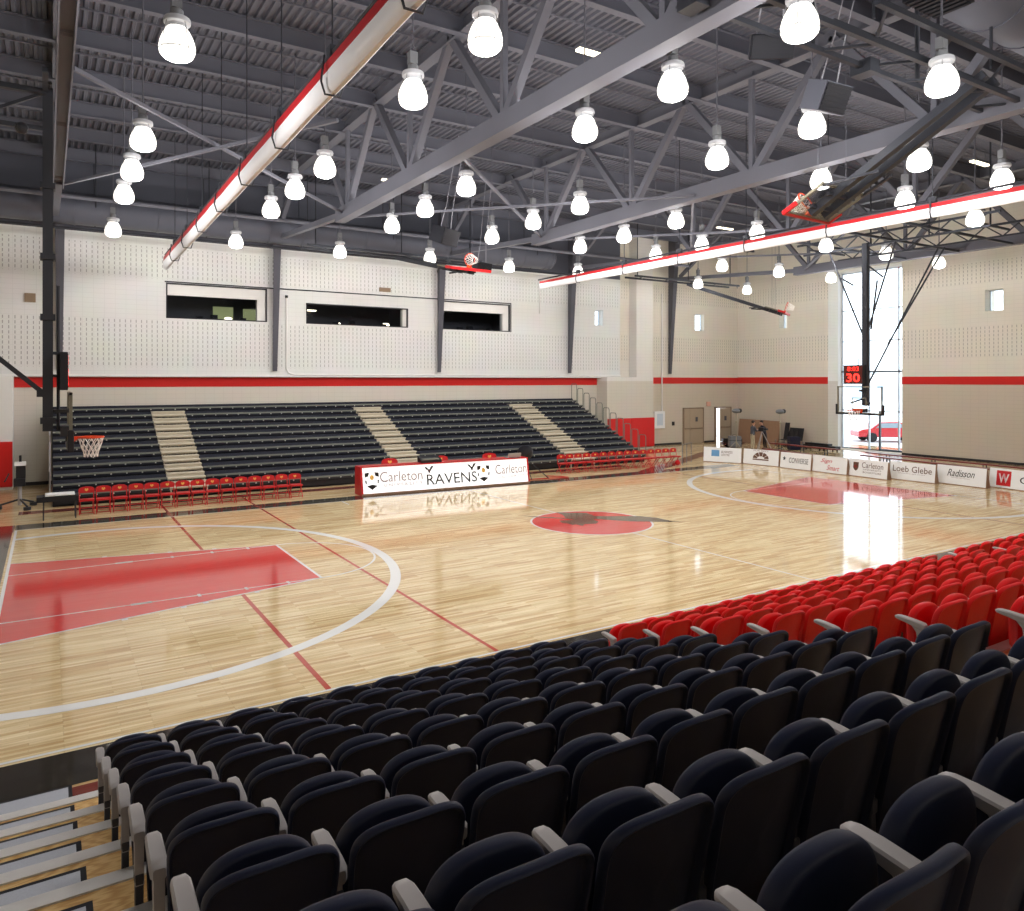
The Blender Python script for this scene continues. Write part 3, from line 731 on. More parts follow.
# -------------------------------------------------- rolled divider curtains
def curtain(X, Xn, z, y0, y1, sc, lab):
    t = empty('divider_curtain', (X, y1, z), label=lab, cat='divider curtain')
    sx = lambda y: Xn + (X - Xn) * (y - y0) / (y1 - y0)
    def put(m, name, mm, **k):
        m.v = [(sx(y) + x * sc, y, z + zz * sc) for x, y, zz in m.v]; m.build(name, mm, t, world=True, **k)
    m = MB(); rings = []
    prof = [(-0.04, 0.0), (0.04, 0.0), (0.085, 0.04), (0.12, 0.12), (0.13, 0.26), (0.11, 0.4), (-0.11, 0.4), (-0.13, 0.26), (-0.12, 0.12), (-0.085, 0.04)]
    k = int((y1 - y0) / 0.9) + 1
    for i in range(k + 1):
        y = y0 + (y1 - y0) * i / k; s = 1 + 0.05 * sin(i * 2.1)
        rings.append([(px * s, y, pz + 0.012 * sin(i * 1.3)) for px, pz in prof])
    m.rings(rings); put(m, 'white_roll', Mt['vinyl'])
    m = MB(); m.box(-0.12, y0, 0.39, 0.12, y1, 0.56); put(m, 'red_skirt', Mt['red_vinyl'], smooth=False)
    m = MB(); m.tube([(0, y0 - 0.3, 0.72), (0, y1 + 0.2, 0.72)], 0.055, 8); put(m, 'lifting_pipe', Mt['black_steel'])
    y = y0 + 0.9
    while y < y1:
        m = MB(); loop = [(-0.15, 0.68), (-0.21, 0.2), (-0.14, -0.02), (0.14, -0.02), (0.21, 0.2), (0.15, 0.68)]
        m.tube([(a, y, b) for a, b in loop], 0.022, 6); put(m, 'strap', Mt['black_steel'])
        m = MB(); m.tube([(0, y, 0.6), (0, y, (13.5 - z) / sc)], 0.016, 6); m.box(-0.08, y - 0.1, 0.62, 0.08, y + 0.1, 0.86); put(m, 'hoist_line', Mt['black_steel'])
        y += 3.0
curtain(4.83, 4.5, 8.62, -2.6, 21.9, 0.85, 'long rolled white divider curtain with red top over the left half of court')
curtain(20.8, 20.9, 8.52, -3.0, 18.7, 0.64, 'rolled white divider curtain with red top over the right half of court')

# ------------------------------------------------------------------- hoops
def backboard(t, B, pad_mat):
    """parts of a basket in local axes: board in the YZ plane, rim toward +x, z=0 at rim"""
    def P(mb, name, mats, **k):
        return mb.xf(B).build(name, mats, t, world=True, **k)
    hw, z0, z1 = 0.92, -0.15, 0.92
    g = MB(); g.box(-0.012, -hw, z0, 0.012, hw, z1); P(g, 'backboard', Mt['glass'], smooth=False)
    f = MB(); s = 0.045
    f.box(-0.03, -hw, z0, 0.025, -hw + s, z1); f.box(-0.03, hw - s, z0, 0.025, hw, z1); f.box(-0.03, -hw, z1 - s, 0.025, hw, z1); f.box(-0.03, -hw, z0, 0.025, hw, z0 + s)
    P(f, 'board_frame', Mt['board_frame'], smooth=False)
    f = MB(); a, b0, b1, s = 0.3, 0.02, 0.48, 0.035
    f.box(0.013, -a, b0, 0.02, -a + s, b1); f.box(0.013, a - s, b0, 0.02, a, b1); f.box(0.013, -a, b1 - s, 0.02, a, b1); f.box(0.013, -a, b0, 0.02, a, b0 + s)
    P(f, 'target_square', Mt['board_frame'], smooth=False)
    p = MB(); p.box(-0.06, -hw - 0.04, z0 - 0.05, 0.05, hw + 0.04, z0 + 0.02)
    for s in (-1, 1): p.box(-0.06, min(s * (hw - 0.02), s * (hw + 0.06)), z0 - 0.05, 0.05, max(s * (hw - 0.02), s * (hw + 0.06)), z0 + 0.36)
    P(p, 'edge_padding', pad_mat, smooth=False, bevel=0.015)
    r = MB(); cx = 0.375
    r.tube([(cx + 0.235 * cos(2 * pi * j / 28), 0.235 * sin(2 * pi * j / 28), 0) for j in range(28)], 0.016, 8, closed=True)
    r.box(0.01, -0.13, -0.12, 0.05, 0.13, 0.03); r.prism([(0.05, -0.1), (0.05, 0.02), (0.16, 0.02), (0.16, 0.0)], 'y', -0.09, -0.06); r.prism([(0.05, -0.1), (0.05, 0.02), (0.16, 0.02), (0.16, 0.0)], 'y', 0.06, 0.09)
    r.box(0.05, -0.1, -0.015, 0.17, 0.1, 0.012)
    P(r, 'rim', Mt['orange'])
    nt_ = MB(); N = 12
    lev = [(0.228, -0.015), (0.2, -0.12), (0.165, -0.22), (0.135, -0.31), (0.125, -0.4)]
    for j in range(N):
        for d in (1, -1):
            nt_.tube([(cx + r_ * cos(2 * pi * (j + d * 0.5 * i) / N), r_ * sin(2 * pi * (j + d * 0.5 * i) / N), z) for i, (r_, z) in enumerate(lev)], 0.0085, 4)
    P(nt_, 'net', Mt['net'])
def shot_clock(t, B, big='30'):
    B = B @ Matrix.Scale(1.14, 4)
    m = MB(); m.box(-0.12, -0.36, -0.32, 0.0, 0.36, 0.34); cl = m.xf(B).build('shot_clock', Mt['black_plastic'], t, world=True, smooth=False, bevel=0.01)
    m = MB(); m.box(0.0, -0.33, -0.29, 0.006, 0.33, 0.31)
    m.xf(B).build('clock_face', Mt['clock_face'], t, world=True, smooth=False)
    tx = text_mesh(big, 0.5, 0.3, bold=0.02)
    tx.v = [(0.012, x, z - 0.1) for x, y, z in tx.v]
    tx.xf(B).build('large_digits', Mt['clock_red'], t, world=True, smooth=False)
    tx = text_mesh('8:03', 0.42, 0.15)
    tx.v = [(0.012, x, z + 0.21) for x, y, z in tx.v]
    tx.xf(B).build('small_digits', Mt['clock_red'], t, world=True, smooth=False)
# near left hoop, seen edge on
hx, hy = 1.17, CYC
t = empty('basketball_hoop', (0.8, hy, 9.9), label='hanging basketball hoop seen edge on at the left, white net below', cat='basketball hoop')
backboard(t, Matrix.Translation((hx, hy, 3.05)), Mt['black_plastic'])
m = MB(); m.box(0.7, hy - 0.1, 3.2, 0.88, hy + 0.1, 10.0); m.build('mast', Mt['black_steel'], t, world=True, smooth=False)
m = MB()
for z in (3.35, 5.4, 6.6, 8.0): m.box(0.66, hy - 0.14, z, 0.92, hy + 0.14, z + 0.12)
m.tube([(0.97, hy, 3.2), (0.97, hy, 6.1)], 0.03, 8)
m.bar((0.85, hy, 4.75), (1.0, hy, 4.75), 0.1, 0.06); m.bar((0.85, hy, 3.6), (1.16, hy - 0.35, 3.6), 0.06, 0.06); m.bar((0.85, hy, 3.6), (1.16, hy + 0.35, 3.6), 0.06, 0.06); m.bar((0.85, hy, 4.3), (1.1, hy, 4.3), 0.05, 0.05); m.box(1.0, hy - 0.3, 3.1, 1.15, hy + 0.3, 3.3)
m.build('board_bracket', Mt['black_steel'], t, world=True, smooth=False)
m = MB(); m.bar((0.72, hy, 3.95), (-5.7, hy, 9.9), 0.09, 0.09); m.box(0.6, hy - 0.08, 3.88, 0.75, hy + 0.08, 4.03); m.build('diagonal_stay', Mt['black_steel'], t, world=True, smooth=False)
m = MB(); m.bar((0.75, hy - 0.1, 9.9), (-6.0, hy - 0.1, 9.9), 0.1, 0.1); m.bar((0.75, hy + 2.4, 9.9), (-6.0, hy + 2.4, 9.9), 0.1, 0.1); m.bar((0.75, hy - 1.2, 9.95), (0.75, hy + 3.5, 9.95), 0.1, 0.1)
m.bar((-0.5, hy, 9.2), (0.7, hy, 9.9), 0.06, 0.06); m.bar((-4, hy, 9.9), (-0.5, hy, 7.6), 0.05, 0.05); m.sphere((0.35, hy, 9.15), 0.12)
m.build('ceiling_frame', Mt['black_steel'], t, world=True, smooth=False)
shot_clock(t, Matrix.Translation((1.13, hy, 4.38)))
# far right hoop, facing the camera
hx = 28.0
t = empty('basketball_hoop', (28.4, hy, 9.6), label='hanging basketball hoop facing the court before the tall window, shot clock above', cat='basketball hoop')
R180 = Matrix.Translation((hx, hy, 3.05)) @ Matrix.Rotation(pi, 4, 'Z')
backboard(t, R180, Mt['black_plastic'])
m = MB(); m.box(28.32, hy - 0.1, 3.2, 28.52, hy + 0.1, 9.6); m.build('mast', Mt['black_steel'], t, world=True, smooth=False)
m = MB(); m.bar((28.4, hy, 3.5), (28.03, hy - 0.4, 3.3), 0.06, 0.06); m.bar((28.4, hy, 3.5), (28.03, hy + 0.4, 3.3), 0.06, 0.06); m.bar((28.4, hy, 3.8), (28.03, hy, 3.8), 0.08, 0.08); m.box(28.02, hy - 0.3, 2.95, 28.08, hy + 0.3, 3.1); m.bar((28.4, hy + 0.3, 4.4), (28.4, hy + 0.3, 5.1), 0.03, 0.03)
m.build('board_bracket', Mt['black_steel'], t, world=True, smooth=False)
for p, q in (((28.4, hy + 1.6, 9.6), (28.4, hy + 0.1, 6.0)), ((28.4, hy - 1.2, 9.5), (28.4, hy - 0.05, 6.0)), ((30.8, hy - 1.5, 9.4), (28.5, hy - 0.05, 4.05)), ((30.8, hy - 1.75, 9.4), (28.9, hy - 0.6, 5.6)), ((28.4, hy + 1.1, 8.4), (28.4, hy + 0.5, 8.0)), ((28.4, hy - 0.7, 8.2), (28.4, hy, 8.8)), ((28.45, hy - 0.45, 8.1), (28.45, hy - 0.2, 6.2))):
    m = MB(); m.tube([p, q], 0.035, 8); m.build('stay', Mt['black_steel'], t, world=True)
for X in (28.4, 30.8):
    m = MB(); y0, y1 = 2.6, 10.4
    m.bar((X, y0, 9.95), (X, y1, 9.95), 0.08, 0.08); m.bar((X, y0 + 0.3, 9.5), (X, y1 - 0.3, 9.5), 0.07, 0.07)
    k = 12
    for i in range(k):
        a = y0 + 0.4 + (y1 - y0 - 0.8) * i / k; b = y0 + 0.4 + (y1 - y0 - 0.8) * (i + 1) / k
        m.bar((X, a, 9.5 if i % 2 else 9.95), (X, b, 9.95 if i % 2 else 9.5), 0.04, 0.04)
    m.build('lattice_girder', Mt['black_steel'], t, world=True, smooth=False)
m = MB()
for y in (5.2, 7.3, 9.6): m.bar((26.85, y, 9.9), (35.4, y, 9.9), 0.09, 0.09)
for y in (3.4, 9.8): m.bar((28.4, y, 9.7), (30.8, y, 9.7), 0.07, 0.07)
for y in (4.0, 6.2, 8.6): m.tube([(30.8, y, 9.9), (30.8, y, 13.4)], 0.03, 6)
m.build('ceiling_frame', Mt['black_steel'], t, world=True, smooth=False)
shot_clock(t, Matrix.Translation((28.1, hy + 0.32, 4.42)) @ Matrix.Rotation(pi, 4, 'Z'))

def folded_hoop(px, pz_loc, pivot, yl, lab):
    """board folded up under the roof: local z along the mast, local x up; yl = +1 folds toward +Y"""
    C = Vector(px); Pv = Vector(pivot)
    z = (C - Pv); z = -z.normalized() * -1.0          # from pivot to board, then board top is toward pivot
    zl = (Pv - C).normalized()                        # local up of the board points to the pivot
    xl = Vector((0, 0, 1)); xl = (xl - zl * xl.dot(zl)).normalized()
    y_ = zl.cross(xl)
    B = Matrix(((xl.x, y_.x, zl.x, C.x), (xl.y, y_.y, zl.y, C.y), (xl.z, y_.z, zl.z, C.z), (0, 0, 0, 1)))
    t = empty('basketball_hoop', (Pv.x, Pv.y, Pv.z), label=lab, cat='basketball hoop', group='folded practice hoops')
    backboard(t, B, Mt['redmetal'])
    for s in (-0.28, 0.28):
        m = MB(); a = B @ Vector((-0.12, s, 0.1)); b = Pv + y_ * s * 0.9
        m.bar(a, b, 0.17, 0.17); m.build('mast', Mt['black_steel'], t, world=True, smooth=False)
    m = MB(); a = B @ Vector((-0.1, -0.55, 0.3)); b = B @ Vector((-0.1, 0.55, 0.3)); m.bar(a, b, 0.08, 0.08)
    a = B @ Vector((-0.1, -0.55, 0.75)); b = B @ Vector((-0.1, 0.55, 0.75)); m.bar(a, b, 0.08, 0.08)
    a = B @ Vector((-0.02, -0.85, 0.85)); b = B @ Vector((-0.3, -0.3, 1.8)); m.bar(a, b, 0.06, 0.06)
    a = B @ Vector((-0.02, 0.85, 0.85)); b = B @ Vector((-0.3, 0.3, 1.8)); m.bar(a, b, 0.06, 0.06)
    m.build('board_bracket', Mt['black_steel'], t, world=True, smooth=False)
    m = MB()
    for s in (-1.2, 1.2):
        c = Pv + Vector((0, s * 0.0, 0.08)); m.tube([B @ Vector((0.05, s * 0.5, 0.6)), B @ Vector((0.05, s * 0.5, 0.6)) + Vector((0, 0, 13.4 - C.z - 0.6))], 0.006, 6)
    m.build('lifting_cable', Mt['steel'], t, world=True)
    m = MB()
    for dy in (-0.35, 0.45):
        m.bar((Pv.x - 4.5, Pv.y + dy, Pv.z + 0.15), (Pv.x + 4.0, Pv.y + dy, Pv.z + 0.15), 0.1, 0.1)
    for k in range(5): m.bar((Pv.x - 4.2 + 2 * k, Pv.y - 0.35, Pv.z + 0.15), (Pv.x - 3.2 + 2 * k, Pv.y + 0.45, Pv.z + 0.15), 0.05, 0.05)
    for k in (-4, 0, 3.6): m.tube([(Pv.x + k, Pv.y, Pv.z + 0.15), (Pv.x + k, Pv.y, 13.5)], 0.03, 6)
    m.build('ceiling_frame', Mt['black_steel'], t, world=True, smooth=False)
folded_hoop((15.1, 15.6, 8.62), 0, (14.6, 20.9, 9.75), 1, 'folded red edged hoop high in front of the right booth window')
folded_hoop((16.65, 1.5, 8.25), 0, (16.9, -2.3, 10.25), -1, 'folded red edged hoop at upper right on a thick black mast')
folded_hoop((35.8, 16.6, 7.95), 0, (33.2, 21.2, 9.85), 1, 'small folded hoop high in the far right corner by the tall window')
m = MB()
for y in (-1.55, -2.25): m.bar((9.3, y, 10.05), (18.6, y, 10.05), 0.09, 0.09)
for k in range(7): m.bar((9.9 + 1.3 * k, -1.55, 10.05), (10.55 + 1.3 * k, -2.25, 10.05), 0.045, 0.045)
for x in (12.3, 15.6): m.tube([(x, -1.55, 10.05), (x, -1.55, 13.5)], 0.035, 6)
m.box(9.2, -1.75, 9.95, 9.5, -1.35, 10.2); m.box(13.7, -1.75, 9.9, 14.0, -1.35, 10.15)
tag(m.build('roof_lattice', Mt['black_steel'], smooth=False), 'pair of black pipes forming a lattice at top right near the duct', 'roof lattice')

# ---------------------------------------------------------------- speakers
def speaker(loc, size, rz, tilt, lab, hang=True):
    t = empty('loudspeaker', loc, rz, label=lab, cat='loudspeaker', group='hanging loudspeakers')
    t.rotation_euler = (tilt, 0, rz)
    w, d, h = size
    m = MB(); m.prism([(-w / 2, -d / 2), (w / 2, -d / 2), (w * 0.36, d / 2), (-w * 0.36, d / 2)], 'z', -h / 2, h / 2); m.build('cabinet', Mt['duct'] if w == 0.74 else Mt['black_plastic'], t, smooth=False, bevel=0.015)
    m = MB(); m.box(-w * 0.46, -d / 2 - 0.02, -h * 0.46, w * 0.46, -d / 2 - 0.001, h * 0.46)
    for k in range(6): m.box(-w * 0.46, -d / 2 - 0.035, -h * 0.44 + k * h * 0.16, w * 0.46, -d / 2 - 0.02, -h * 0.44 + k * h * 0.16 + h * 0.05)
    m.build('grille', Mt['black_plastic'], t, smooth=False)
    m = MB()
    for s in (-1, 1): m.tube([(s * w * 0.3, 0, h / 2), (s * w * 0.2, 0.1, h / 2 + 0.8)], 0.014, 6); m.tube([(s * w * 0.2, 0.1, h / 2 + 0.8), (s * w * 0.2, 0.4, 13.4 - loc[2] - 0.3)], 0.012, 6)
    m.build('hanging_cable', Mt['steel_lt'], t)
speaker((13.8, -0.75, 9.75), (0.74, 0.55, 0.55), radians(-4), radians(24), 'large grey loudspeaker hanging at upper right below the roof lattice')
speaker((11.5, -1.25, 10.0), (0.75, 0.5, 0.4), radians(-35), radians(25), 'dark loudspeaker half hidden behind the lamp at top right')
speaker((13.3, 14.3, 9.55), (1.0, 0.7, 0.6), radians(25), radians(20), 'small dark loudspeaker hanging over the far court between lamps')
speaker((17.8, 19.2, 9.4), (0.8, 0.6, 0.4), radians(5), radians(15), 'small dark box loudspeaker near the folded far hoop')
# -------------------------------------------------------- far side bleachers
BT = empty('bleachers', (14, 18.5, 0), label='bank of dark bleachers with beige aisle steps along the far wall', cat='bleachers')
SECT = [(0.95, 4.5), (5.85, 13.45), (14.9, 22.4), (23.95, 27.2)]
NR, RISE, RUN, Y0, Z0 = 11, 0.262, 0.575, 18.45, 0.42
for i in range(NR):
    y, z = Y0 + RUN * i, Z0 + RISE * i
    secs = SECT if i < NR - 1 else [(0.95, 27.2)]
    for x0, x1 in secs:
        m = MB()
        m.prism([(y + 0.02, z - 0.14), (y - 0.015, z - 0.02), (y + 0.02, z), (y + 0.28, z - 0.015), (y + 0.36, z + 0.1), (y + 0.38, z + 0.1), (y + 0.38, z - 0.14)], 'x', x0, x1, 0)
        m.box(x0, y - 0.022, z - 0.055, x1, y + 0.03, z + 0.01, 1)
        nn = int((x1 - x0) / 0.47); 
        for k in range(nn): 
            xx = x0 + (k + 0.5) * (x1 - x0) / nn
            m.box(xx - 0.022, y + 0.36, z + 0.035, xx + 0.022, y + 0.352, z + 0.085, 2); m.box(xx - 0.022, y + 0.005, z - 0.1, xx + 0.022, y - 0.004, z - 0.055, 2)
        m.build('bench_row', [Mt['bench'], Mt['bench_edge'], Mt['tag']], BT, world=True, smooth=False)
    m = MB(); m.box(0.95, y + 0.1, z - 0.42 if i else 0.0, 27.2, y + RUN + 0.12, z - 0.38 if i else 0.06); m.box(0.95, y + 0.1, z - 0.42 if i else 0.02, 27.2, y + 0.13, z - 0.12)
    m.build('deck', Mt['black_plastic'], BT, world=True, smooth=False)
for (a, b) in ((4.52, 5.83), (13.47, 14.88), (22.42, 23.93)):
    m = MB()
    for i in range(NR - 1):
        y, z = Y0 + RUN * i, Z0 + RISE * i
        m.box(a, y - 0.02, z - 0.06, b, y + RUN + 0.05, z - 0.02)
        m.box(a, y + RUN * 0.5, z + 0.07, b, y + RUN + 0.05, z + 0.11)
        m.box(a + 0.02, y + 0.07, z - 0.3 if i else 0, a + 0.06, y + RUN, z - 0.06); m.box(b - 0.06, y + 0.07, z - 0.3 if i else 0, b - 0.02, y + RUN, z - 0.06); m.box(a, y + RUN * 0.5 + 0.06, z - 0.03, b, y + RUN * 0.5 + 0.08, z + 0.07); m.box(a, y + 0.1, z - 0.16, b, y + 0.12, z - 0.06)
    m.build('aisle_steps', Mt['aisle'], BT, world=True, smooth=False)
for i in range(NR):
    y, z = Y0 + RUN * i + 0.05, Z0 + RISE * i
    m = MB(); X = 27.28; m.tube([(X, y, z - 0.35), (X, y, z + 0.85), (X, y + 0.06, z + 0.95), (X, y + 0.42, z + 0.95), (X, y + 0.48, z + 0.88), (X, y + 0.48, z - 0.2)], 0.022, 6)
    m.build('end_rail', Mt['bench_edge'], BT, world=True)
m = MB(); X = 0.85
m.tube([(X, Y0 + 0.1, 0.2), (X, Y0 + 0.1, 1.15), (X, Y0 + 2.2, 2.0), (X, Y0 + 2.2, 0.9)], 0.03, 6)
m.tube([(X, Y0 + 2.6, 1.3), (X, Y0 + 2.6, 2.2), (X, Y0 + 5.6, 3.6), (X, Y0 + 5.6, 2.5)], 0.03, 6)
m.build('end_rail', Mt['chrome'], BT, world=True)
m = MB(); m.prism([(Y0 + 0.1, 0.0), (Y0 + RUN * NR, 0.0), (Y0 + RUN * NR, Z0 + RISE * NR - 0.45), (Y0 + 0.1, 0.1)], 'x', 0.93, 0.96); m.prism([(Y0 + 0.1, 0.0), (Y0 + RUN * NR, 0.0), (Y0 + RUN * NR, Z0 + RISE * NR - 0.45), (Y0 + 0.1, 0.1)], 'x', 27.19, 27.22)
m.build('side_panel', Mt['black_plastic'], BT, world=True, smooth=False)

# ---------------------------------------------------------- folding chairs
def folding_chair():
    t = empty('folding_chair')
    w = 0.2
    m = MB()
    for s in (-1, 1):
        m.tube([(s * w, -0.21, 0.0), (s * w, 0.08, 0.47), (s * w, 0.13, 0.74), (s * (w - 0.03), 0.135, 0.8)], 0.015, 6)
        m.tube([(s * (w - 0.03), 0.24, 0.0), (s * (w - 0.03), -0.17, 0.46)], 0.014, 6)
    m.tube([(-w, -0.19, 0.05), (w, -0.19, 0.05)], 0.009, 6); m.tube([(-w + 0.03, 0.21, 0.07), (w - 0.03, 0.21, 0.07)], 0.009, 6)
    m.tube([(-w, -0.1, 0.2), (w, -0.1, 0.2)], 0.009, 6)
    m.build('frame', Mt['redmetal'], t)
    m = MB(); m.prism([(-0.215, -0.2), (0.215, -0.2), (0.215, 0.1), (0.18, 0.17), (-0.18, 0.17), (-0.215, 0.1)], 'z', 0.41, 0.465); m.build('seat', Mt['redmetal'], t, smooth=False, bevel=0.01)
    m = MB(); n = 9; rings = []
    pts = [(-0.222, 0.64), (0.222, 0.64), (0.225, 0.74), (0.2, 0.8), (0.12, 0.83), (0, 0.84), (-0.12, 0.83), (-0.2, 0.8), (-0.225, 0.74)]
    bow = lambda x: 0.12 + 0.03 * (1 - (x / 0.21) ** 2)
    m.rings([[(x, bow(x), z) for x, z in pts], [(x, bow(x) + 0.02, z) for x, z in pts]]); bk = m.build('backrest', Mt['redmetal'], t, smooth=False)
    m = MB(); e = [(-0.045, 0.785), (0.0, 0.765), (0.045, 0.785), (0.05, 0.73), (0.0, 0.69), (-0.05, 0.73)]
    m.rings([[(x, 0.104, z) for x, z in e], [(x, 0.125, z) for x, z in e]]); m.build('emblem', Mt['ink_gold'], bk, smooth=False)
    return t
fc = folding_chair(); bpy.context.view_layer.update(); learn(fc)
for i in range(15):
    o = fc if i == 0 else copy_tree(fc)
    x = 1.84 + 0.472 * i; o.location = (x, 16.66 - 0.02 * i * 0.5, 0); o.rotation_euler = (0, 0, radians(random.uniform(-3, 3)))
    tag(o, 'red folding chair, %s from the left in the team row on the left' % ORD[i], 'folding chair', 'red folding chairs left')
for i in range(15):
    o = copy_tree(fc); x = 20.75 + 0.475 * i; o.location = (x, 16.95 - 0.055 * i * 0.475, 0); o.rotation_euler = (0, 0, radians(random.uniform(-3, 3)))
    tag(o, 'red folding chair, %s from the left in the team row on the right' % ORD[i], 'folding chair', 'red folding chairs right')
for i, (x, y, lb) in enumerate(((12.1, 16.35, 'left'), (14.25, 16.25, 'middle'), (16.45, 16.1, 'right'))):
    o = copy_tree(fc); o.location = (x, y, 0); o.scale = (1.5, 1.2, 1.42)
    tag(o, 'red chair behind the long white table, the %s one of three' % lb, 'chair', 'chairs behind the long table')

# ---------------------------------------------------------- scorer's table
A = Vector((10.55, 15.42, 0)); Bv = Vector((17.7, 15.1, 0)); ang = atan2(Bv.y - A.y, Bv.x - A.x); LT = (Bv - A).length
t = empty('scorers_table', A, ang, label='long white fronted scorers table with red trim and black lettering', cat='table')
m = MB(); m.prism([(0.03, 0.06), (0.19, 1.0), (0.22, 1.0), (0.06, 0.06)], 'x', 0.06, LT - 0.05); fp = m.build('front_panel', Mt['sign_emissive'], t, smooth=False)
m = MB(); m.prism([(0.0, 0.0), (0.17, 1.02), (0.75, 1.02), (0.75, 0.0)], 'x', -0.02, 0.06); m.build('end_panel', Mt['redmetal'], t, smooth=False); m = MB(); m.prism([(0.0, 0.0), (0.17, 1.02), (0.75, 1.02), (0.75, 0.0)], 'x', LT - 0.06, LT)
m.build('end_panel', Mt['redmetal'], t, smooth=False)
m = MB(); m.box(-0.02, 0.16, 1.0, LT, 0.75, 1.04); m.build('table_top', Mt['redmetal'], t, smooth=False, bevel=0.008)
m = MB(); m.box(0, 0.0, 0.0, LT, 0.1, 0.065); m.build('base_rail', Mt['tan_panel'], t, smooth=False)
sl = atan2(0.16, 0.94)
def on_front(mb, cx, cz, name, mm, off=0.0):
    # place XZ lettering on the sloping front
    M = Matrix.Translation((cx, 0.03 + (cz - 0.06) * tan_(sl) - 0.006 - off, cz)) @ Matrix.Rotation(-sl, 4, 'X')
    return mb.xf(M).build(name, mm, t, smooth=False)
tan_ = math.tan
def shield(w, h):
    m = MB(); m.add([(-w / 2, 0, h / 2), (w / 2, 0, h / 2), (w / 2, 0, -h * 0.1), (w * 0.3, 0, -h * 0.36), (0, 0, -h / 2), (-w * 0.3, 0, -h * 0.36), (-w / 2, 0, -h * 0.1)], [tuple(range(7))]); return m
for cx in (0.42, 5.06):
    m = MB()
    for sg in (-1, 1):
        m.add([(sg * 0.27, 0, 0.28), (sg * 0.1, 0, 0.3), (sg * 0.14, 0, 0.16), (sg * 0.27, 0, 0.12)], [(0, 1, 2, 3)])
        m.add([(sg * 0.27, 0, 0.02), (sg * 0.22, 0, 0.02), (sg * 0.2, 0, -0.1), (sg * 0.25, 0, -0.12)], [(0, 1, 2, 3)])
    m.add([(-0.2, 0, -0.2), (0, 0, -0.15), (0.2, 0, -0.2), (0.0, 0, -0.34)], [(0, 1, 2, 3)])
    on_front(m, cx, 0.53, 'crest', Mt['ink'])
    m = MB(); m.add([(0.08 * cos(a * pi / 4), 0, 0.14 + 0.1 * sin(a * pi / 4)) for a in range(8)], [tuple(range(8))]); on_front(m, cx, 0.5, 'crest_flame', Mt['ink_gold'])
for cx in (1.5, 6.25):
    on_front(text_mesh('Carleton', 1.7 if cx < 4 else 1.45, 0.38), cx + 0.08, 0.63, 'lettering', Mt['ink_grey'])
    on_front(text_mesh('UNIVERSITY', 1.55 if cx < 4 else 1.4, 0.11, spacing=1.5), cx + 0.15, 0.33, 'lettering', Mt['ink_grey'])
on_front(text_mesh('RAVENS', 2.15, 0.4), 3.68, 0.42, 'lettering', Mt['ink'])
for cx in (2.72, 4.55):
    m = MB(); m.add([(-0.2, 0, 0.12), (-0.08, 0, 0.08), (-0.02, 0, 0.0), (0.02, 0, 0.0), (0.08, 0, 0.12), (0.2, 0, 0.14), (0.12, 0, 0.02), (0.05, 0, -0.06), (0.03, 0, -0.14), (-0.03, 0, -0.12), (-0.04, 0, -0.05), (-0.14, 0, 0.03)], [tuple(range(12))])
    on_front(m, cx, 0.8, 'bird_mark', Mt['ink'])
# items on the table
def onT(x, y): return A + Vector((cos(ang) * x - sin(ang) * y, sin(ang) * x + cos(ang) * y, 1.04))
p = onT(3.0, 0.45); t2 = empty('control_console', p, ang, label='black control console on the long table', cat='console')
m = MB(); m.prism([(-0.2, 0), (0.2, 0), (0.2, 0.24), (-0.2, 0.1)], 'x', -0.55, 0.3); m.build('case', Mt['black_plastic'], t2, smooth=False)
m = MB(); m.box(-0.5, -0.19, 0.105, 0.2, -0.02, 0.155); m.build('keyboard', Mt['bench_edge'], t2, smooth=False)
p = onT(6.55, 0.4); t2 = empty('laptop', p, ang, label='pale laptop at the right end of the long table', cat='laptop')
m = MB(); m.box(-0.3, -0.15, 0, 0.3, 0.15, 0.02); m.build('keyboard_base', Mt['grey_plastic'], t2, smooth=False)
m = MB(); m.prism([(-0.16, 0.02), (-0.14, 0.02), (-0.2, 0.2), (-0.22, 0.2)], 'x', -0.3, 0.3); m.build('screen', Mt['arm'], t2, smooth=False)
# floor stand at the right end of the table
t2 = empty('cable_stand', (18.5, 16.0, 0), label='dark reel stand with thin legs beside the right end of the white table', cat='equipment stand')
m = MB(); m.tube([(18.1, 16.1, 0.95), (19.0, 15.6, 0.05)], 0.02, 6); m.tube([(18.1, 16.1, 0.95), (18.2, 15.7, 0.03)], 0.02, 6); m.tube([(18.1, 16.1, 0.95), (18.3, 16.6, 0.03)], 0.02, 6); m.build('legs', Mt['black_steel'], t2, world=True)
m = MB(); m.sphere((18.15, 16.1, 1.15), 0.33, sc=(1.2, 0.6, 1.0)); m.build('head', Mt['black_plastic'], t2, world=True)
m = MB(); m.tube([(18.0, 15.9, 0.03), (20.0, 15.55, 0.03), (19.9, 15.9, 0.03), (19.4, 16.4, 0.03)], 0.02, 6); m.build('cable', Mt['redmetal'], t2, world=True)
# small table at the left end of the chairs
t2 = empty('folding_table', (1.1, 16.2, 0), label='small dark folding table with a white top at the left end of the red chairs', cat='table')
m = MB(); m.box(0.72, 15.95, 0.72, 1.5, 16.5, 0.76); m.build('table_top', Mt['sign_white'], t2, world=True, smooth=False, bevel=0.006)
m = MB(); m.box(0.5, 15.95, 0.55, 1.6, 16.5, 0.7); m.build('lower_shelf', Mt['black_plastic'], t2, world=True, smooth=False)
for x in (0.68, 1.52):
    for y in (16.0, 16.45):
        m = MB(); m.tube([(x, y, 0.0), (x, y, 0.72)], 0.02, 6); m.build('leg', Mt['black_steel'], t2, world=True)
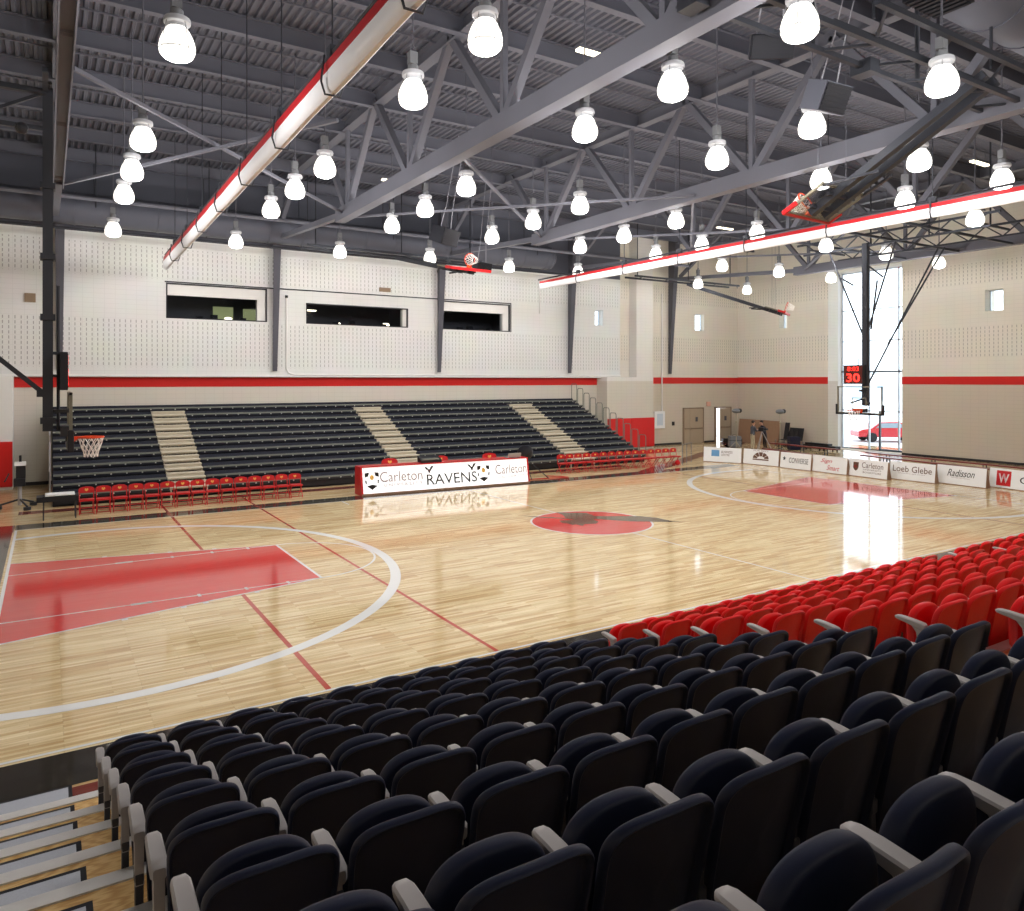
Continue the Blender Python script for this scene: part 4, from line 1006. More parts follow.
# pedestal camera left
t2 = empty('pedestal_camera', (0.12, 18.6, 0), label='dark television camera on a pedestal dolly by the left red wall pad', cat='camera')
m = MB(); m.tube([(0.0, 18.9, 0.1), (0.0, 18.9, 0.75)], [0.06, 0.06], 10); m.build('column', Mt['arm'], t2, world=True)
m = MB(); m.box(-0.1, 18.7, 0.95, 0.16, 19.1, 1.42); m.box(-0.16, 18.6, 0.75, 0.16, 18.9, 1.0); m.tube([(-0.28, 18.5, 1.2), (-0.38, 18.0, 1.0)], 0.025, 6); m.tube([(0.02, 18.8, 1.4), (0.02, 18.75, 1.75)], 0.04, 6); m.build('camera_body', Mt['black_plastic'], t2, world=True, smooth=False, bevel=0.02)
m = MB(); m.box(-0.14, 18.6, 1.42, 0.18, 18.85, 1.54); m.build('monitor_top', Mt['sign_white'], t2, world=True, smooth=False)
for k in range(3):
    a = k * 2 * pi / 3 + 0.9; m = MB(); c = (0.0, 18.9); e = (c[0] + 0.6 * cos(a), c[1] + 0.6 * sin(a)); m.tube([(c[0], c[1], 0.3), (e[0], e[1], 0.12)], 0.03, 6)
    m.lathe([(0.0, -0.05), (0.11, -0.05), (0.11, 0.05), (0.0, 0.05)], 12, (e[0], e[1], 0.055)); m.build('leg', Mt['black_steel'], t2, world=True)
# red wall pads
t2 = MB(); t2.box(-1.9, 23.78, 0.12, -0.37, 23.9, 1.85); o = t2.build('wall_pad', Mt['redpad'], smooth=False, bevel=0.02); tag(o, 'red padded wall panel at the far left beside the bleachers', 'wall pad')
for i, (a, b) in enumerate(((29.3, 31.1), (31.12, 33.0))):
    t2 = MB(); t2.box(a, 23.78, 0.12, b, 23.9, 1.9); o = t2.build('wall_pad', Mt['redpad'], smooth=False, bevel=0.02)
    tag(o, 'red padded wall panel right of the bleachers, the %s of two' % ('left', 'right')[i], 'wall pad')
# white notice case, exit sign, conduits
t2 = empty('notice_case', (34.5, 24.97, 1.3), label='white framed wall case left of the far doors', cat='wall case')
m = MB(); m.box(34.05, 24.86, 1.1, 34.95, 24.995, 2.2); m.build('case', Mt['sign_white'], t2, world=True, smooth=False, bevel=0.02)
m = MB(); m.box(34.25, 24.85, 1.3, 34.75, 24.86, 2.05); m.build('case_front', Mt['frame_al'], t2, world=True, smooth=False)
m = MB(); m.tube([(34.75, 24.93, 2.2), (34.75, 24.93, 9.8)], 0.045, 8); tag(m.build('wall_conduit', Mt['wall_white']), 'thin vertical wall conduit above the white case', 'conduit')
m = MB(); m.box(38.9, 24.92, 2.45, 39.25, 25.0, 2.75); tag(m.build('exit_sign', Mt['exit'], smooth=False, bevel=0.01), 'small pale pink sign box between the far doors', 'sign')
m = MB(); m.box(33.55, 24.95, 2.0, 33.75, 25.0, 2.2); tag(m.build('wall_socket', Mt['door_frame'], smooth=False), 'small dark box on the wall above the white case', 'wall box')
m = MB(); m.box(35.7, 24.95, 1.25, 35.9, 25.0, 1.5); tag(m.build('wall_switch', Mt['ink'], smooth=False), 'dark wall switch left of the closed far door', 'switch')
m = MB(); m.box(-0.0, 24.44, 7.3, 0.38, 24.5, 7.65); tag(m.build('wall_speaker', Mt['door_frame'], smooth=False), 'small brown square box high on the far wall at left', 'wall box')
m = MB(); m.box(15.0, 24.42, 8.65, 15.6, 24.5, 8.85); tag(m.build('wall_sensor', Mt['door_frame'], smooth=False), 'small tan box above the middle booth window', 'wall box')
m = MB(); y = FW - 0.05
m.tube([(10.35, y, 8.1), (10.35, y, 4.75), (10.45, y, 4.55), (10.7, y, 4.47), (30.8, y, 4.47)], 0.04, 8); m.lathe([(0.07, 0), (0.07, 0.12)], 10, (10.35, y, 8.05), 1)
tag(m.build('wall_conduit', [Mt['wall_white'], Mt['black_plastic']]), 'white conduit bending along the foot of the upper far wall', 'conduit')
m = MB(); m.box(5.1, 24.483, 8.435, 22.88, 24.499, 8.49); m.box(22.83, 24.483, 6.87, 22.88, 24.499, 8.44)
tag(m.build('cable_run', Mt['black_steel'], smooth=False), 'thin black cable along the top of the booth windows', 'cable')
m = MB(); m.tube([(24.8, 24.45, 8.0), (24.8, 24.45, 9.9)], 0.04, 6); tag(m.build('drop_pipe', Mt['wall_white']), 'pale vertical drop pipe right of the right booth window', 'pipe')
# --------------------------------------------------------- advertising boards
SLAB = ['white sponsor board with a small blue mark, leftmost of the row', 'white sponsor board with a brown arch emblem', 'white sponsor board with black star and bold capitals', 'white sponsor board with red script', 'white sponsor board with shield crest in front of the tall window', 'white sponsor board with serif lettering right of the crest board', 'white sponsor board with thin black script', 'white sponsor board with red square W mark, rightmost']
GP = [((29.84, 17.0), (30.7, 15.27)), ((30.82, 15.3), (31.14, 13.43)), ((30.97, 13.25), (30.97, 11.58)), ((31.09, 11.64), (30.97, 9.81)), ((31.14, 9.87), (30.99, 8.01)), ((31.61, 8.29), (31.61, 6.4)), ((32.05, 6.6), (31.94, 4.67)), ((32.65, 4.92), (32.37, 3.05))]
def sign_board(i):
    a, b = Vector((*GP[i][0], 0)), Vector((*GP[i][1], 0)); d = b - a; wv = d.length; ang_ = atan2(d.y, d.x)
    t = empty('sponsor_board', a, ang_, label=SLAB[i], cat='sign board', group='sponsor boards along the baseline')
    hh = 0.76; lean = 0.1
    m = MB(); m.prism([(0.0, 0.03), (lean, hh), (lean + 0.025, hh), (0.025, 0.03)], 'x', 0.02, wv - 0.02); m.build('front_panel', Mt['sign_white'], t, smooth=False)
    m = MB(); m.prism([(0.02, 0.0), (lean + 0.01, hh - 0.01), (lean + 0.03, hh - 0.01), (2 * lean + 0.1, 0.0)], 'x', 0.0, 0.03); m.prism([(0.02, 0.0), (lean + 0.01, hh - 0.01), (lean + 0.03, hh - 0.01), (2 * lean + 0.1, 0.0)], 'x', wv - 0.03, wv)
    m.box(0.0, -0.01, 0.0, wv, 0.03, 0.03)
    m.build('frame', Mt['tan_panel'], t, smooth=False)
    s = atan2(lean, hh - 0.03)
    def on(mb, fx, fz, nm, mm):
        cz = 0.03 + fz * (hh - 0.03)
        M = Matrix.Translation((fx * wv, (cz - 0.03) * tan_(s) - 0.006, cz)) @ Matrix.Rotation(-s, 4, 'X')
        mb.xf(M).build(nm, mm, t, smooth=False)
    R = lambda x0, z0, x1, z1: MB().add([(x0, 0, z0), (x1, 0, z0), (x1, 0, z1), (x0, 0, z1)], [(0, 1, 2, 3)])
    if i == 0:
        on(R(-0.2, -0.16, 0.2, 0.16), 0.32, 0.6, 'logo', Mt['ink_blue']); on(text_mesh('BUSINESS', 0.55, 0.12), 0.62, 0.7, 'lettering', Mt['ink_brown']); on(text_mesh('CENTRE', 0.42, 0.1), 0.58, 0.5, 'lettering', Mt['ink_brown'])
    elif i == 1:
        m = MB()
        for k in range(5):
            a0 = pi * (k + 0.06) / 5; a1 = pi * (k + 0.94) / 5
            m.add([(0.42 * cos(a0), 0, 0.32 * sin(a0)), (0.42 * cos((a0 + a1) / 2), 0, 0.32 * sin((a0 + a1) / 2)), (0.42 * cos(a1), 0, 0.32 * sin(a1)), (0.2 * cos(a1), 0, 0.12 * sin(a1)), (0.2 * cos(a0), 0, 0.12 * sin(a0))], [(0, 1, 2, 3, 4)])
        m.add([(-0.42, 0, -0.08), (0.42, 0, -0.08), (0.42, 0, -0.02), (-0.42, 0, -0.02)], [(0, 1, 2, 3)])
        on(m, 0.5, 0.4, 'logo', Mt['ink_brown']); on(text_mesh('FOR BEST', 0.8, 0.07), 0.5, 0.92, 'lettering', Mt['ink_grey'])
    elif i == 2:
        m = MB(); m.add([((0.1 if k % 2 == 0 else 0.045) * sin(pi * k / 5), 0, (0.12 if k % 2 == 0 else 0.05) * cos(pi * k / 5)) for k in range(10)], [tuple(range(10))]); on(m, 0.14, 0.6, 'star', Mt['ink'])
        on(text_mesh('CONVERSE', 1.02, 0.25), 0.6, 0.52, 'lettering', Mt['ink'])
    elif i == 3:
        on(text_mesh('Sign', 0.6, 0.22, shear=0.4), 0.42, 0.68, 'lettering', Mt['ink_red']); on(text_mesh('Smart', 0.65, 0.22, shear=0.4), 0.62, 0.3, 'lettering', Mt['ink_red'])
    elif i == 4:
        on(shield(0.26, 0.38), 0.2, 0.55, 'crest', Mt['ink_brown']); on(shield(0.16, 0.14), 0.2, 0.55, 'crest_field', Mt['ink_red'])
        on(text_mesh('Carleton', 1.0, 0.24), 0.62, 0.68, 'lettering', Mt['ink_brown']); on(text_mesh('UNIVERSITY', 0.85, 0.06), 0.62, 0.42, 'lettering', Mt['ink_brown']); on(text_mesh('BOOKSTORE', 0.85, 0.07), 0.62, 0.26, 'lettering', Mt['ink_brown'])
    elif i == 5:
        on(text_mesh('Loeb Glebe', 1.6, 0.26), 0.5, 0.62, 'lettering', Mt['ink_brown']); on(text_mesh('physiotherapy centre', 1.1, 0.05), 0.5, 0.36, 'lettering', Mt['ink_grey'])
    elif i == 6:
        on(text_mesh('Radisson', 1.05, 0.28, shear=0.35), 0.5, 0.62, 'lettering', Mt['ink']); on(text_mesh('HOTEL OTTAWA', 0.7, 0.04), 0.5, 0.36, 'lettering', Mt['ink_grey'])
    else:
        on(R(-0.27, -0.29, 0.27, 0.29), 0.3, 0.5, 'logo', Mt['ink_red']); on(text_mesh('W', 0.4, 0.36, bold=0.03), 0.3, 0.5, 'lettering', Mt['sign_white'])
        m = MB(); [m.add(q, [(0, 1, 2, 3)]) for q in [[(0.2 * cos(2 * pi * (k + d) / 20) * s_, 0, 0.13 * sin(2 * pi * (k + d) / 20) * s_) for d, s_ in ((0, 1), (1, 1), (1, 0.75), (0, 0.75))] for k in range(20)]]
        on(m, 0.72, 0.5, 'logo_ring', Mt['ink'])
for i in range(8): sign_board(i)

# ------------------------------------------------------------- wall benches
def bench(a, b, z, w, lab, n):
    a, b = Vector(a), Vector(b); d = (b - a).normalized(); ang_ = atan2(d.y, d.x); Ln = (b - a).length
    t = empty('long_bench', (a.x, a.y, 0), ang_, label=lab, cat='bench', group='long maroon benches')
    m = MB(); m.box(0, -w / 2, z - 0.06, Ln, w / 2, z); m.build('seat', Mt['maroon_wood'], t, smooth=False, bevel=0.01)
    for k in range(n):
        x = Ln * (k + 0.5) / n
        m = MB()
        for s in (-1, 1): m.tube([(x, s * w * 0.4, 0), (x, s * w * 0.4, z - 0.06)], 0.025, 6)
        m.tube([(x, -w * 0.4, 0.15), (x, w * 0.4, 0.15)], 0.02, 6); m.build('leg', Mt['black_steel'], t)
bench((37.6, 12.9), (36.6, 3.5), 0.45, 0.3, 'long maroon bench on black legs along the end wall at right', 4)
bench((36.3, 12.4), (35.2, 4.5), 0.42, 0.3, 'long maroon bench in front of the wall bench at right', 3)
bench((38.2, 19.4), (37.7, 14.6), 0.45, 0.3, 'maroon bench in front of the tall window', 3)
bench((35.2, 17.4), (34.3, 13.4), 0.4, 0.3, 'maroon bench behind the sponsor boards left of the window', 2)
# white barrier frame by right chairs
t2 = empty('metal_barrier', (28.5, 16.85, 0), label='thin grey metal frame barrier at the right end of the red chairs', cat='barrier')
m = MB()
for p, q in (((27.9, 16.55), (28.5, 16.85)), ((28.5, 16.85), (29.2, 17.2))):
    m.tube([(*p, 0), (*p, 1.0), (*q, 1.0), (*q, 0)], 0.018, 6)
m.build('frame', Mt['grey_plastic'], t2, world=True)
m = MB(); m.sphere((27.3, 16.3, 0.15), 0.14); tag(m.build('red_ball', Mt['redmetal']), 'red ball on the floor at the right end of chair row', 'ball')

# ------------------------------------------------- camera crew in the corner
def person(loc, rz, lab, top, legs, lean, reach, hairmat):
    t = empty('person', loc, rz, label=lab, cat='person')
    me = bpy.data.meshes.new('body'); V = []; E = []; Rr = []
    def v(p, r, par=None):
        V.append(p); Rr.append(r); i = len(V) - 1
        if par is not None: E.append((par, i))
        return i
    l = lean
    pel = v((0, 0, 0.93), 0.145); ch1 = v((0, -0.5 * l, 1.12), 0.13, pel); ch2 = v((0, -1.1 * l, 1.32), 0.15, ch1); nk = v((0, -1.5 * l, 1.46), 0.06, ch2); hd0 = v((0, -1.7 * l - 0.01, 1.54), 0.07, nk); hd1 = v((0, -1.85 * l - 0.02, 1.62), 0.1, hd0); hd2 = v((0, -1.95 * l - 0.02, 1.7), 0.085, hd1)
    arms = []
    for s in (-1, 1):
        hp = v((s * 0.1, 0, 0.86), 0.095, pel); kn = v((s * 0.12, -0.02, 0.49), 0.062, hp); an = v((s * 0.12, 0.02, 0.09), 0.042, kn); v((s * 0.13, -0.13, 0.04), 0.038, an)
        sh = v((s * 0.2, -1.2 * l, 1.38), 0.062, ch2); el = v((s * 0.25, -1.2 * l - 0.1 * reach, 1.14), 0.046, sh); wr = v((s * 0.14, -1.2 * l - 0.34 * reach, 1.2), 0.03, el); pm = v((s * 0.12, -1.2 * l - 0.42 * reach, 1.22), 0.032, wr)
        arms.append(pm)
        for k in range(4):
            a = -0.024 + 0.016 * k; f1 = v((s * (0.12) + a, -1.2 * l - 0.48 * reach, 1.215), 0.011, pm); v((s * 0.12 + a * 1.1, -1.2 * l - 0.51 * reach, 1.19 - 0.004 * k), 0.009, f1)
        th = v((s * 0.085, -1.2 * l - 0.43 * reach, 1.25), 0.011, pm); v((s * 0.07, -1.2 * l - 0.46 * reach, 1.25), 0.009, th)
    me.from_pydata(V, E, [])
    ob = bpy.data.objects.new('body', me); COL.objects.link(ob)
    md = ob.modifiers.new('skin', 'SKIN'); md.use_smooth_shade = True
    for i, r in enumerate(Rr): me.skin_vertices[0].data[i].radius = (r, r)
    me.skin_vertices[0].data[0].use_root = True
    md2 = ob.modifiers.new('sub', 'SUBSURF'); md2.levels = 1; md2.render_levels = 1
    dg = bpy.context.evaluated_depsgraph_get(); nm = bpy.data.meshes.new_from_object(ob.evaluated_get(dg))
    bpy.data.objects.remove(ob)
    nm.name = 'body'
    for m_ in (Mt['skin'], top, legs, Mt['hair']): nm.materials.append(m_)
    hc = Vector((0, -1.85 * l - 0.02, 1.64))
    for p in nm.polygons:
        c = p.center; mi = 0
        if c.z < 0.95: mi = 2
        elif c.z < 1.47 and not (c.y < -1.2 * l - 0.3 * reach and c.z < 1.3 and abs(c.x) > 0.05): mi = 1
        if c.z < 0.08: mi = 3
        p.material_index = mi; p.use_smooth = True
    bo = bpy.data.objects.new('body', nm); COL.objects.link(bo); bo.parent = t
    m = MB(); m.sphere((0, hc.y + 0.045, hc.z + 0.065), 0.108, 14, 10, sc=(0.95, 1.0, 0.9)); 
    m.build('hair', Mt['hair'], t)
    f = MB(); yF = hc.y - 0.1
    f.sphere((-0.035, yF + 0.005, 1.64), 0.012, 8, 6); f.sphere((0.035, yF + 0.005, 1.64), 0.012, 8, 6); f.build('eyes', Mt['ink'], t)
    f = MB(); f.prism([(yF - 0.02, 1.59), (yF + 0.02, 1.64), (yF + 0.02, 1.585)], 'x', -0.015, 0.015); f.sphere((-0.1, hc.y + 0.01, 1.625), 0.025, 8, 6, sc=(0.4, 0.8, 1.2)); f.sphere((0.1, hc.y + 0.01, 1.625), 0.025, 8, 6, sc=(0.4, 0.8, 1.2)); f.build('nose_and_ears', Mt['skin'], t)
    f = MB(); f.box(-0.025, yF - 0.002, 1.56, 0.025, yF + 0.01, 1.568); f.build('mouth', Mt['ink_red'], t, smooth=False)
    return t
person((37.2, 19.85, 0), radians(67), 'person in a charcoal shirt and khaki trousers standing left of the tripod', Mt['greyshirt'], Mt['khaki'], 0.03, 0.8, None)
person((37.95, 19.55, 0), radians(-113), 'person in navy jacket and dark trousers leaning to the tripod camera', Mt['navy'], Mt['darkpants'], 0.13, 1.0, None)
t2 = empty('tripod_camera', (37.5, 19.4, 0), label='video camera on a pale tripod between the two people', cat='camera')
for k, (ex, ey) in enumerate(((37.1, 19.35), (37.9, 19.0), (37.6, 19.85))):
    m = MB(); m.tube([(37.5, 19.4, 1.15), (ex, ey, 0.0)], 0.025, 6); m.build('leg', Mt['arm'], t2, world=True)
m = MB(); m.box(37.38, 19.22, 1.14, 37.63, 19.57, 1.38); m.tube([(37.5, 19.25, 1.28), (37.5, 19.02, 1.28)], 0.06, 10); m.build('camera_body', Mt['black_plastic'], t2, world=True, smooth=False)
def disc_stand(x, y, lab):
    t = empty('lamp_stand', (x, y, 0), label=lab, cat='light stand')
    m = MB(); m.tube([(x, y, 0.05), (x, y, 2.25)], 0.022, 6); m.sphere((x, y, 1.65), 0.06); m.build('pole', Mt['khaki'], t, world=True)
    m = MB(); m.sphere((x, y, 2.32), 0.3, 14, 8, sc=(1.0, 0.8, 0.5)); m.build('lamp_head', Mt['grey_plastic'], t, world=True)
    m = MB(); m.sphere((x + 0.17, y - 0.12, 2.34), 0.14, 10, 6); m.build('lens', Mt['ink'], t, world=True)
    for k in range(3):
        a = k * 2.1 + 0.4; m = MB(); m.tube([(x, y, 0.45), (x + 0.45 * cos(a), y + 0.45 * sin(a), 0.0)], 0.018, 6); m.build('leg', Mt['khaki'], t, world=True)
disc_stand(37.0, 20.9, 'tall thin stand with a grey oval head left of the two people')
disc_stand(38.5, 18.9, 'tall thin stand with a grey oval head right of the two people')
def crate(x, y, w, d, h, lab, mm, cat='equipment case'):
    t = empty('equipment_case', (x, y, 0), radians(-30), label=lab, cat=cat)
    m = MB(); m.box(-w / 2, -d / 2, 0.02, w / 2, d / 2, h); m.build('case', mm, t, smooth=False, bevel=0.03)
    m = MB(); m.tube([(-0.12, 0, h), (-0.12, 0, h + 0.08), (0.12, 0, h + 0.08), (0.12, 0, h)], 0.015, 6); m.build('handle', Mt['ink'], t)
    m = MB(); m.box(-w / 2 - 0.01, -d / 2 - 0.01, h * 0.6, w / 2 + 0.01, d / 2 + 0.01, h * 0.64); m.build('lid_seam', Mt['ink'], t, smooth=False)
crate(37.8, 21.7, 0.7, 0.5, 0.7, 'grey equipment case standing left of the two people', Mt['grey_plastic'])
crate(39.3, 18.55, 0.6, 0.5, 0.8, 'dark blue equipment case right of the two people', Mt['navy'])
crate(40.6, 24.3, 1.3, 0.4, 0.25, 'low dark case on the floor under the open door', Mt['ink'])
m = MB(); m.prism([(-1.5, 0.0), (1.5, 0.0), (1.5, 1.55), (-1.5, 1.6)], 'y', 0, 0.05); m.xf(Matrix.Translation((41.2, 22.7, 0)) @ Matrix.Rotation(radians(-84), 4, 'Z') @ Matrix.Rotation(radians(-8), 4, 'X'))
tag(m.build('leaning_panel', Mt['tan_panel'], smooth=False), 'tan board leaning on the wall behind the two people', 'panel')
# black stacked chairs and dolly
t2 = empty('chair_stack', (41.0, 19.9, 0), radians(-95), label='stack of black chairs on a dolly against the end wall', cat='chair stack')
for k in range(4):
    m = MB(); x = -0.75 + 0.36 * k; hh = 1.5 if k in (0,) else 1.2
    m.prism([(0.05, 0.45), (0.25, hh), (0.3, hh), (0.12, 0.42), (-0.3, 0.4), (-0.3, 0.45)], 'x', x, x + 0.34); m.build('seat_shell', Mt['black_plastic'], t2, smooth=False, bevel=0.01)
m = MB(); m.box(-1.0, -0.5, 0.12, 1.3, 0.35, 0.2)
for x in (-0.9, 1.2):
    for y in (-0.45, 0.3): m.tube([(x, y, 0.0), (x, y, 0.42)], 0.03, 8)
m.build('dolly', Mt['grey_plastic'], t2, smooth=False)
t2 = empty('floor_dolly', (40.6, 17.6, 0), radians(-92), label='low dark folded frame on the floor right of the chair stack', cat='equipment')
m = MB(); m.box(-1.1, -0.25, 0.1, 1.1, 0.25, 0.3); m.box(-1.0, -0.2, 0.3, 0.6, 0.2, 0.42); m.build('frame', Mt['black_plastic'], t2, smooth=False, bevel=0.02)
m = MB()
for x in (-0.9, 0, 0.9): m.tube([(x, -0.2, 0.0), (x, -0.2, 0.12)], 0.04, 8); m.tube([(x, 0.2, 0), (x, 0.2, 0.12)], 0.04, 8)
m.build('wheels', Mt['ink'], t2)

# ---------------------------------------------------------- outside the window
m = MB(); m.box(43.8, -30, -0.15, 140, 80, -0.05); m.box(43.0, 13.2, -0.15, 43.9, 18.5, 0.0)
o = m.build('outside_ground', Mt['asphalt'], smooth=False); tag(o, 'bright pavement outside the tall window', 'ground', kind='structure')
t2 = empty('parked_car', (50.8, 19.5, -0.05), radians(-38), label='red parked car seen through the tall window', cat='car')
pf = [(-2.2, 0.35), (-2.2, 0.75), (-1.9, 0.88), (-1.35, 0.95), (-0.8, 1.38), (0.5, 1.42), (1.1, 1.0), (1.9, 0.86), (2.2, 0.7), (2.2, 0.35)]
m = MB(); m.prism(pf, 'y', -0.85, 0.85); m.build('body', Mt['car_paint'], t2, smooth=False, bevel=0.06)
m = MB(); m.prism([(-1.1, 0.98), (-0.72, 1.3), (0.42, 1.34), (0.9, 1.0)], 'y', -0.87, 0.87); m.build('windows', Mt['car_glass'], t2, smooth=False)
for x in (-1.35, 1.35):
    for y in (-0.8, 0.8):
        m = MB(); m.lathe([(0.05, -0.1), (0.33, -0.1), (0.33, 0.1), (0.05, 0.1)], 20); m.xf(Matrix.Translation((x, y, 0.33)) @ Matrix.Rotation(pi / 2, 4, 'X')); m.build('wheel', Mt['tyre'], t2)
t2 = empty('outside_building', (92, 34, 0), label='pale low building far outside the tall window', cat='building')
m = MB(); m.box(85, 20, -0.1, 95, 60, 5.2); m.build('walls', Mt['far_building'], t2, world=True, smooth=False)
m = MB()
for k in range(9): m.box(84.95, 22 + 4 * k, 1.8, 85, 24.6 + 4 * k, 3.6)
m.build('window', Mt['car_glass'], t2, world=True, smooth=False)
m = MB(); m.box(84.6, 19.6, 5.2, 95.4, 60.4, 5.5); m.build('roof', Mt['asphalt'], t2, world=True, smooth=False)
# ------------------------------------------------------ near side seating
TR = empty('seating_tribune', (8, -1.4, 0), label='stepped plywood seating platform with aluminium nosings in the foreground', cat='seating platform')
TR['kind'] = 'structure'
YN, ZN, D_, R_ = -1.4, 0.14, 0.8, 0.267
XA, XB = -2.5, 21.0
NROW = 11
for i in range(NROW):
    y, z = YN - D_ * i, ZN + R_ * i
    m = MB(); m.box(XA, y - D_ - 0.02, max(z - 0.3, 0.002), XB, y, z)
    m.build('platform', Mt['ply'], TR, world=True, smooth=False)
    m = MB(); m.box(XA, y - 0.11, z, XB, y + 0.006, z + 0.012); m.box(XA, y, z - 0.06, XB, y + 0.006, z + 0.01)
    m.build('nosing', Mt['nosing'], TR, world=True, smooth=False)
# half steps in the aisles
def half_step(x0, x1, y, z, zb):
    m = MB(); m.box(x0, y, zb, x1, y + 0.39, z)
    m.box(x0 + 0.01, y + 0.005, z, x1 - 0.035, y + 0.345, z + 0.008, 1)
    m.build('half_step', [Mt['rubber'], Mt['carpet']], TR, world=True, smooth=False)
for x0, x1 in ((-2.4, 1.0), (6.5, 7.25), (15.3, 16.1)):
    half_step(x0, x1, YN + 0.01, ZN * 0.55, 0.002)
    for i in range(1, NROW): half_step(x0, x1, YN - D_ * i + 0.01, ZN + R_ * (i - 0.5), ZN + R_ * (i - 1) + 0.001)

# tip-up seat, built once per colour
def outline(a, b, zc, zb, n, k=22, ab=None):
    """rounded-top outline: half width a, top bulge b above zc, bottom zb with half width ab"""
    ab = ab or a
    pts = []
    for i in range(k + 1):
        t_ = pi * i / k; c, s = cos(t_), sin(t_)
        pts.append((a * (abs(c) ** (2 / n)) * (1 if c >= 0 else -1), zc + b * (abs(s) ** (2 / n))))
    pts += [(-a + (a - ab) * 0.5, (zc + zb) / 2), (-ab, zb + 0.05), (-ab + 0.05, zb), (ab - 0.05, zb), (ab, zb + 0.05), (a - (a - ab) * 0.5, (zc + zb) / 2)]
    return pts
def ring_of(pts, s, y, cz, curve, tilt, zb):
    out = []
    for x, z in pts:
        xx = x * s; z2 = cz + (z - cz) * s
        out.append((xx, y + curve * (xx / 0.23) ** 2 - tilt * (z2 - zb), z2))
    return out
def seat_meshes(m_):
    back = MB(); P = outline(0.238, 0.145, 0.69, 0.16, 3.1, ab=0.215); cz = 0.5
    L_ = [(0.05, -0.006), (0.8, -0.006), (0.9, -0.0065), (0.925, -0.01), (0.945, -0.026), (0.955, -0.034), (0.972, -0.037), (0.99, -0.032), (1.0, -0.02), (1.002, -0.008), (0.997, 0.002), (0.98, 0.01), (0.9, 0.018), (0.6, 0.026), (0.05, 0.028)]
    back.rings([ring_of(P, s, 0.085 + y, cz, 0.03, 0.22, 0.16) for s, y in L_])
    seat = MB(); Q = outline(0.222, 0.175, 0.575, 0.33, 2.4, ab=0.2); cz2 = 0.55
    L2 = [(0.05, 0.022), (0.8, 0.022), (0.9, 0.0218), (0.945, 0.0195), (0.975, 0.013), (0.993, 0.003), (1.0, -0.008), (1.0, -0.03), (0.975, -0.045), (0.9, -0.055), (0.6, -0.062), (0.05, -0.064)]
    seat.rings([ring_of(Q, s, 0.185 - y, cz2, 0.012, 0.03, 0.34) for s, y in L2])
    return back.mesh('backrest', m_, angle=50), seat.mesh('seat_pan', m_, angle=50)
def arm_mesh(end=False):
    m = MB(); rings = []
    for y, zt, w, h in ((0.04, 0.635, 0.026, 0.05), (0.055, 0.645, 0.036, 0.058), (0.1, 0.652, 0.037, 0.055), (0.2, 0.662, 0.036, 0.042), (0.265, 0.664, 0.035, 0.034), (0.292, 0.661, 0.028, 0.026), (0.302, 0.655, 0.016, 0.014)):
        b = min(0.008, h * 0.3)
        rings.append([(-w + b, y, zt), (w - b, y, zt), (w, y, zt - b), (w, y, zt - h + b), (w - b, y, zt - h), (-w + b, y, zt - h), (-w, y, zt - h + b), (-w, y, zt - b)])
    m.rings(rings)
    m.prism([(0.05, 0.61), (0.17, 0.62), (0.1, 0.54), (0.05, 0.54)], 'x', -0.016, 0.016)
    if end: m.prism([(0.045, 0.6), (0.12, 0.6), (0.085, 0.36), (0.03, 0.36)], 'x', -0.022, 0.022)
    return m.mesh('armrest', Mt['arm'], angle=40)
def post_mesh():
    m = MB()
    m.prism([(0.045, 0.56), (0.09, 0.56), (0.1, 0.12), (0.13, 0.0), (-0.0, 0.0), (0.03, 0.12)], 'x', -0.02, 0.02); m.box(-0.045, -0.005, 0.0, 0.045, 0.16, 0.035); m.box(-0.022, 0.03, 0.36, 0.022, 0.12, 0.42)
    return m.mesh('stanchion', Mt['stand'], smooth=False, bevel=0.006)
ARM, ARM_END, POST = arm_mesh(), arm_mesh(True), post_mesh()
MESH = {'black': seat_meshes(Mt['black_seat']), 'red': seat_meshes(Mt['red_seat'])}
PX = 0.52
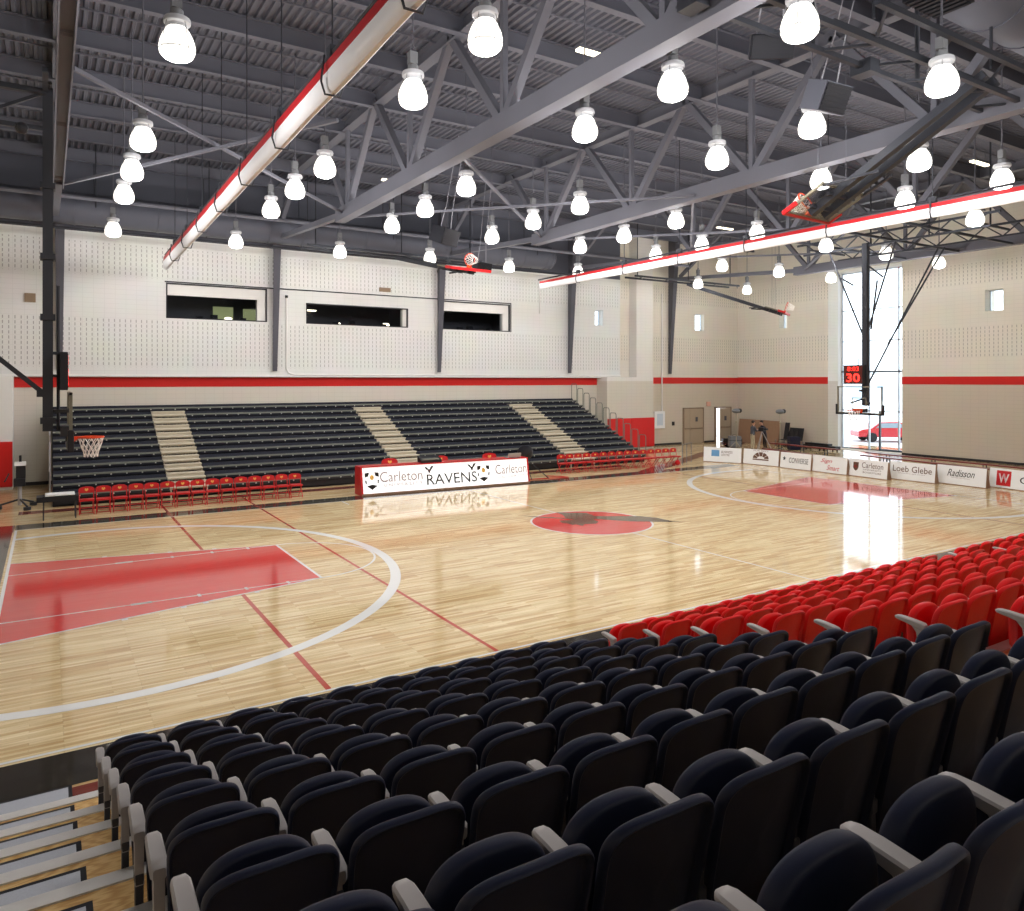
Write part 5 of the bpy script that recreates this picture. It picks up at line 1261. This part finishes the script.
def part(name, me, parent, loc=(0, 0, 0)):
    o = bpy.data.objects.new(name, me); COL.objects.link(o); o.parent = parent; o.location = loc; return o
def arena_seat(k, i, colour, nth, where, first):
    x = (1.2 + PX * k if colour == 'black' else 7.24 + PX * (k - 12)) + PX / 2; y = YN - D_ * (i + 1); z = ZN + R_ * i
    if not (seen(x, y, z + 0.85, 120) or seen(x, y + 0.3, z + 0.6, 120)): return
    t = empty('arena_seat', (x, y, z), label='%s tip-up seat, %s %s in the %s row from the court' % (colour, ORD[nth], where, ORD[i]), cat='arena seat', group=('%s arena seats ' % colour) + where)
    part('backrest', MESH[colour][0], t); part('seat_pan', MESH[colour][1], t)
    for s in ((-1, 1) if first else (1,)):
        part('armrest', ARM_END if first and s < 0 else ARM, t, (s * PX / 2, 0, 0)); part('stanchion', POST, t, (s * PX / 2, 0.0, 0))
for i in range(9):
    for k in range(0, 10): arena_seat(k, i, 'black', k, 'from the left stairs', k == 0)
for i in range(7):
    for k in range(12, 27): arena_seat(k, i, 'red', k - 12, 'after the middle aisle', k == 12)
    for k in range(29, 39): arena_seat(k, i, 'red', k - 29, 'after the far aisle', k == 29)

# ------------------------------------------------------------ light and view
wd = bpy.data.worlds.new('World'); SC.world = wd; wd.use_nodes = True
bg = wd.node_tree.nodes['Background']; bg.inputs[0].default_value = (0.86, 0.93, 1.0, 1); bg.inputs[1].default_value = 3.6
sun = bpy.data.lights.new('sun', 'SUN'); sun.energy = 7.0; sun.angle = 0.02
so = bpy.data.objects.new('sun', sun); COL.objects.link(so); so.rotation_euler = (radians(50), 0, radians(-60))
SC.view_settings.view_transform = 'Standard'
SC.view_settings.look = 'None'
SC.view_settings.gamma = 1.0
SC.view_settings.use_curve_mapping = False
SC.view_settings.exposure = 0.0
SC.cycles.use_denoising = True
SC.cycles.max_bounces = 6
SC.cycles.diffuse_bounces = 3
SC.cycles.glossy_bounces = 3
SC.cycles.transparent_max_bounces = 8
SC.cycles.sample_clamp_indirect = 6.0
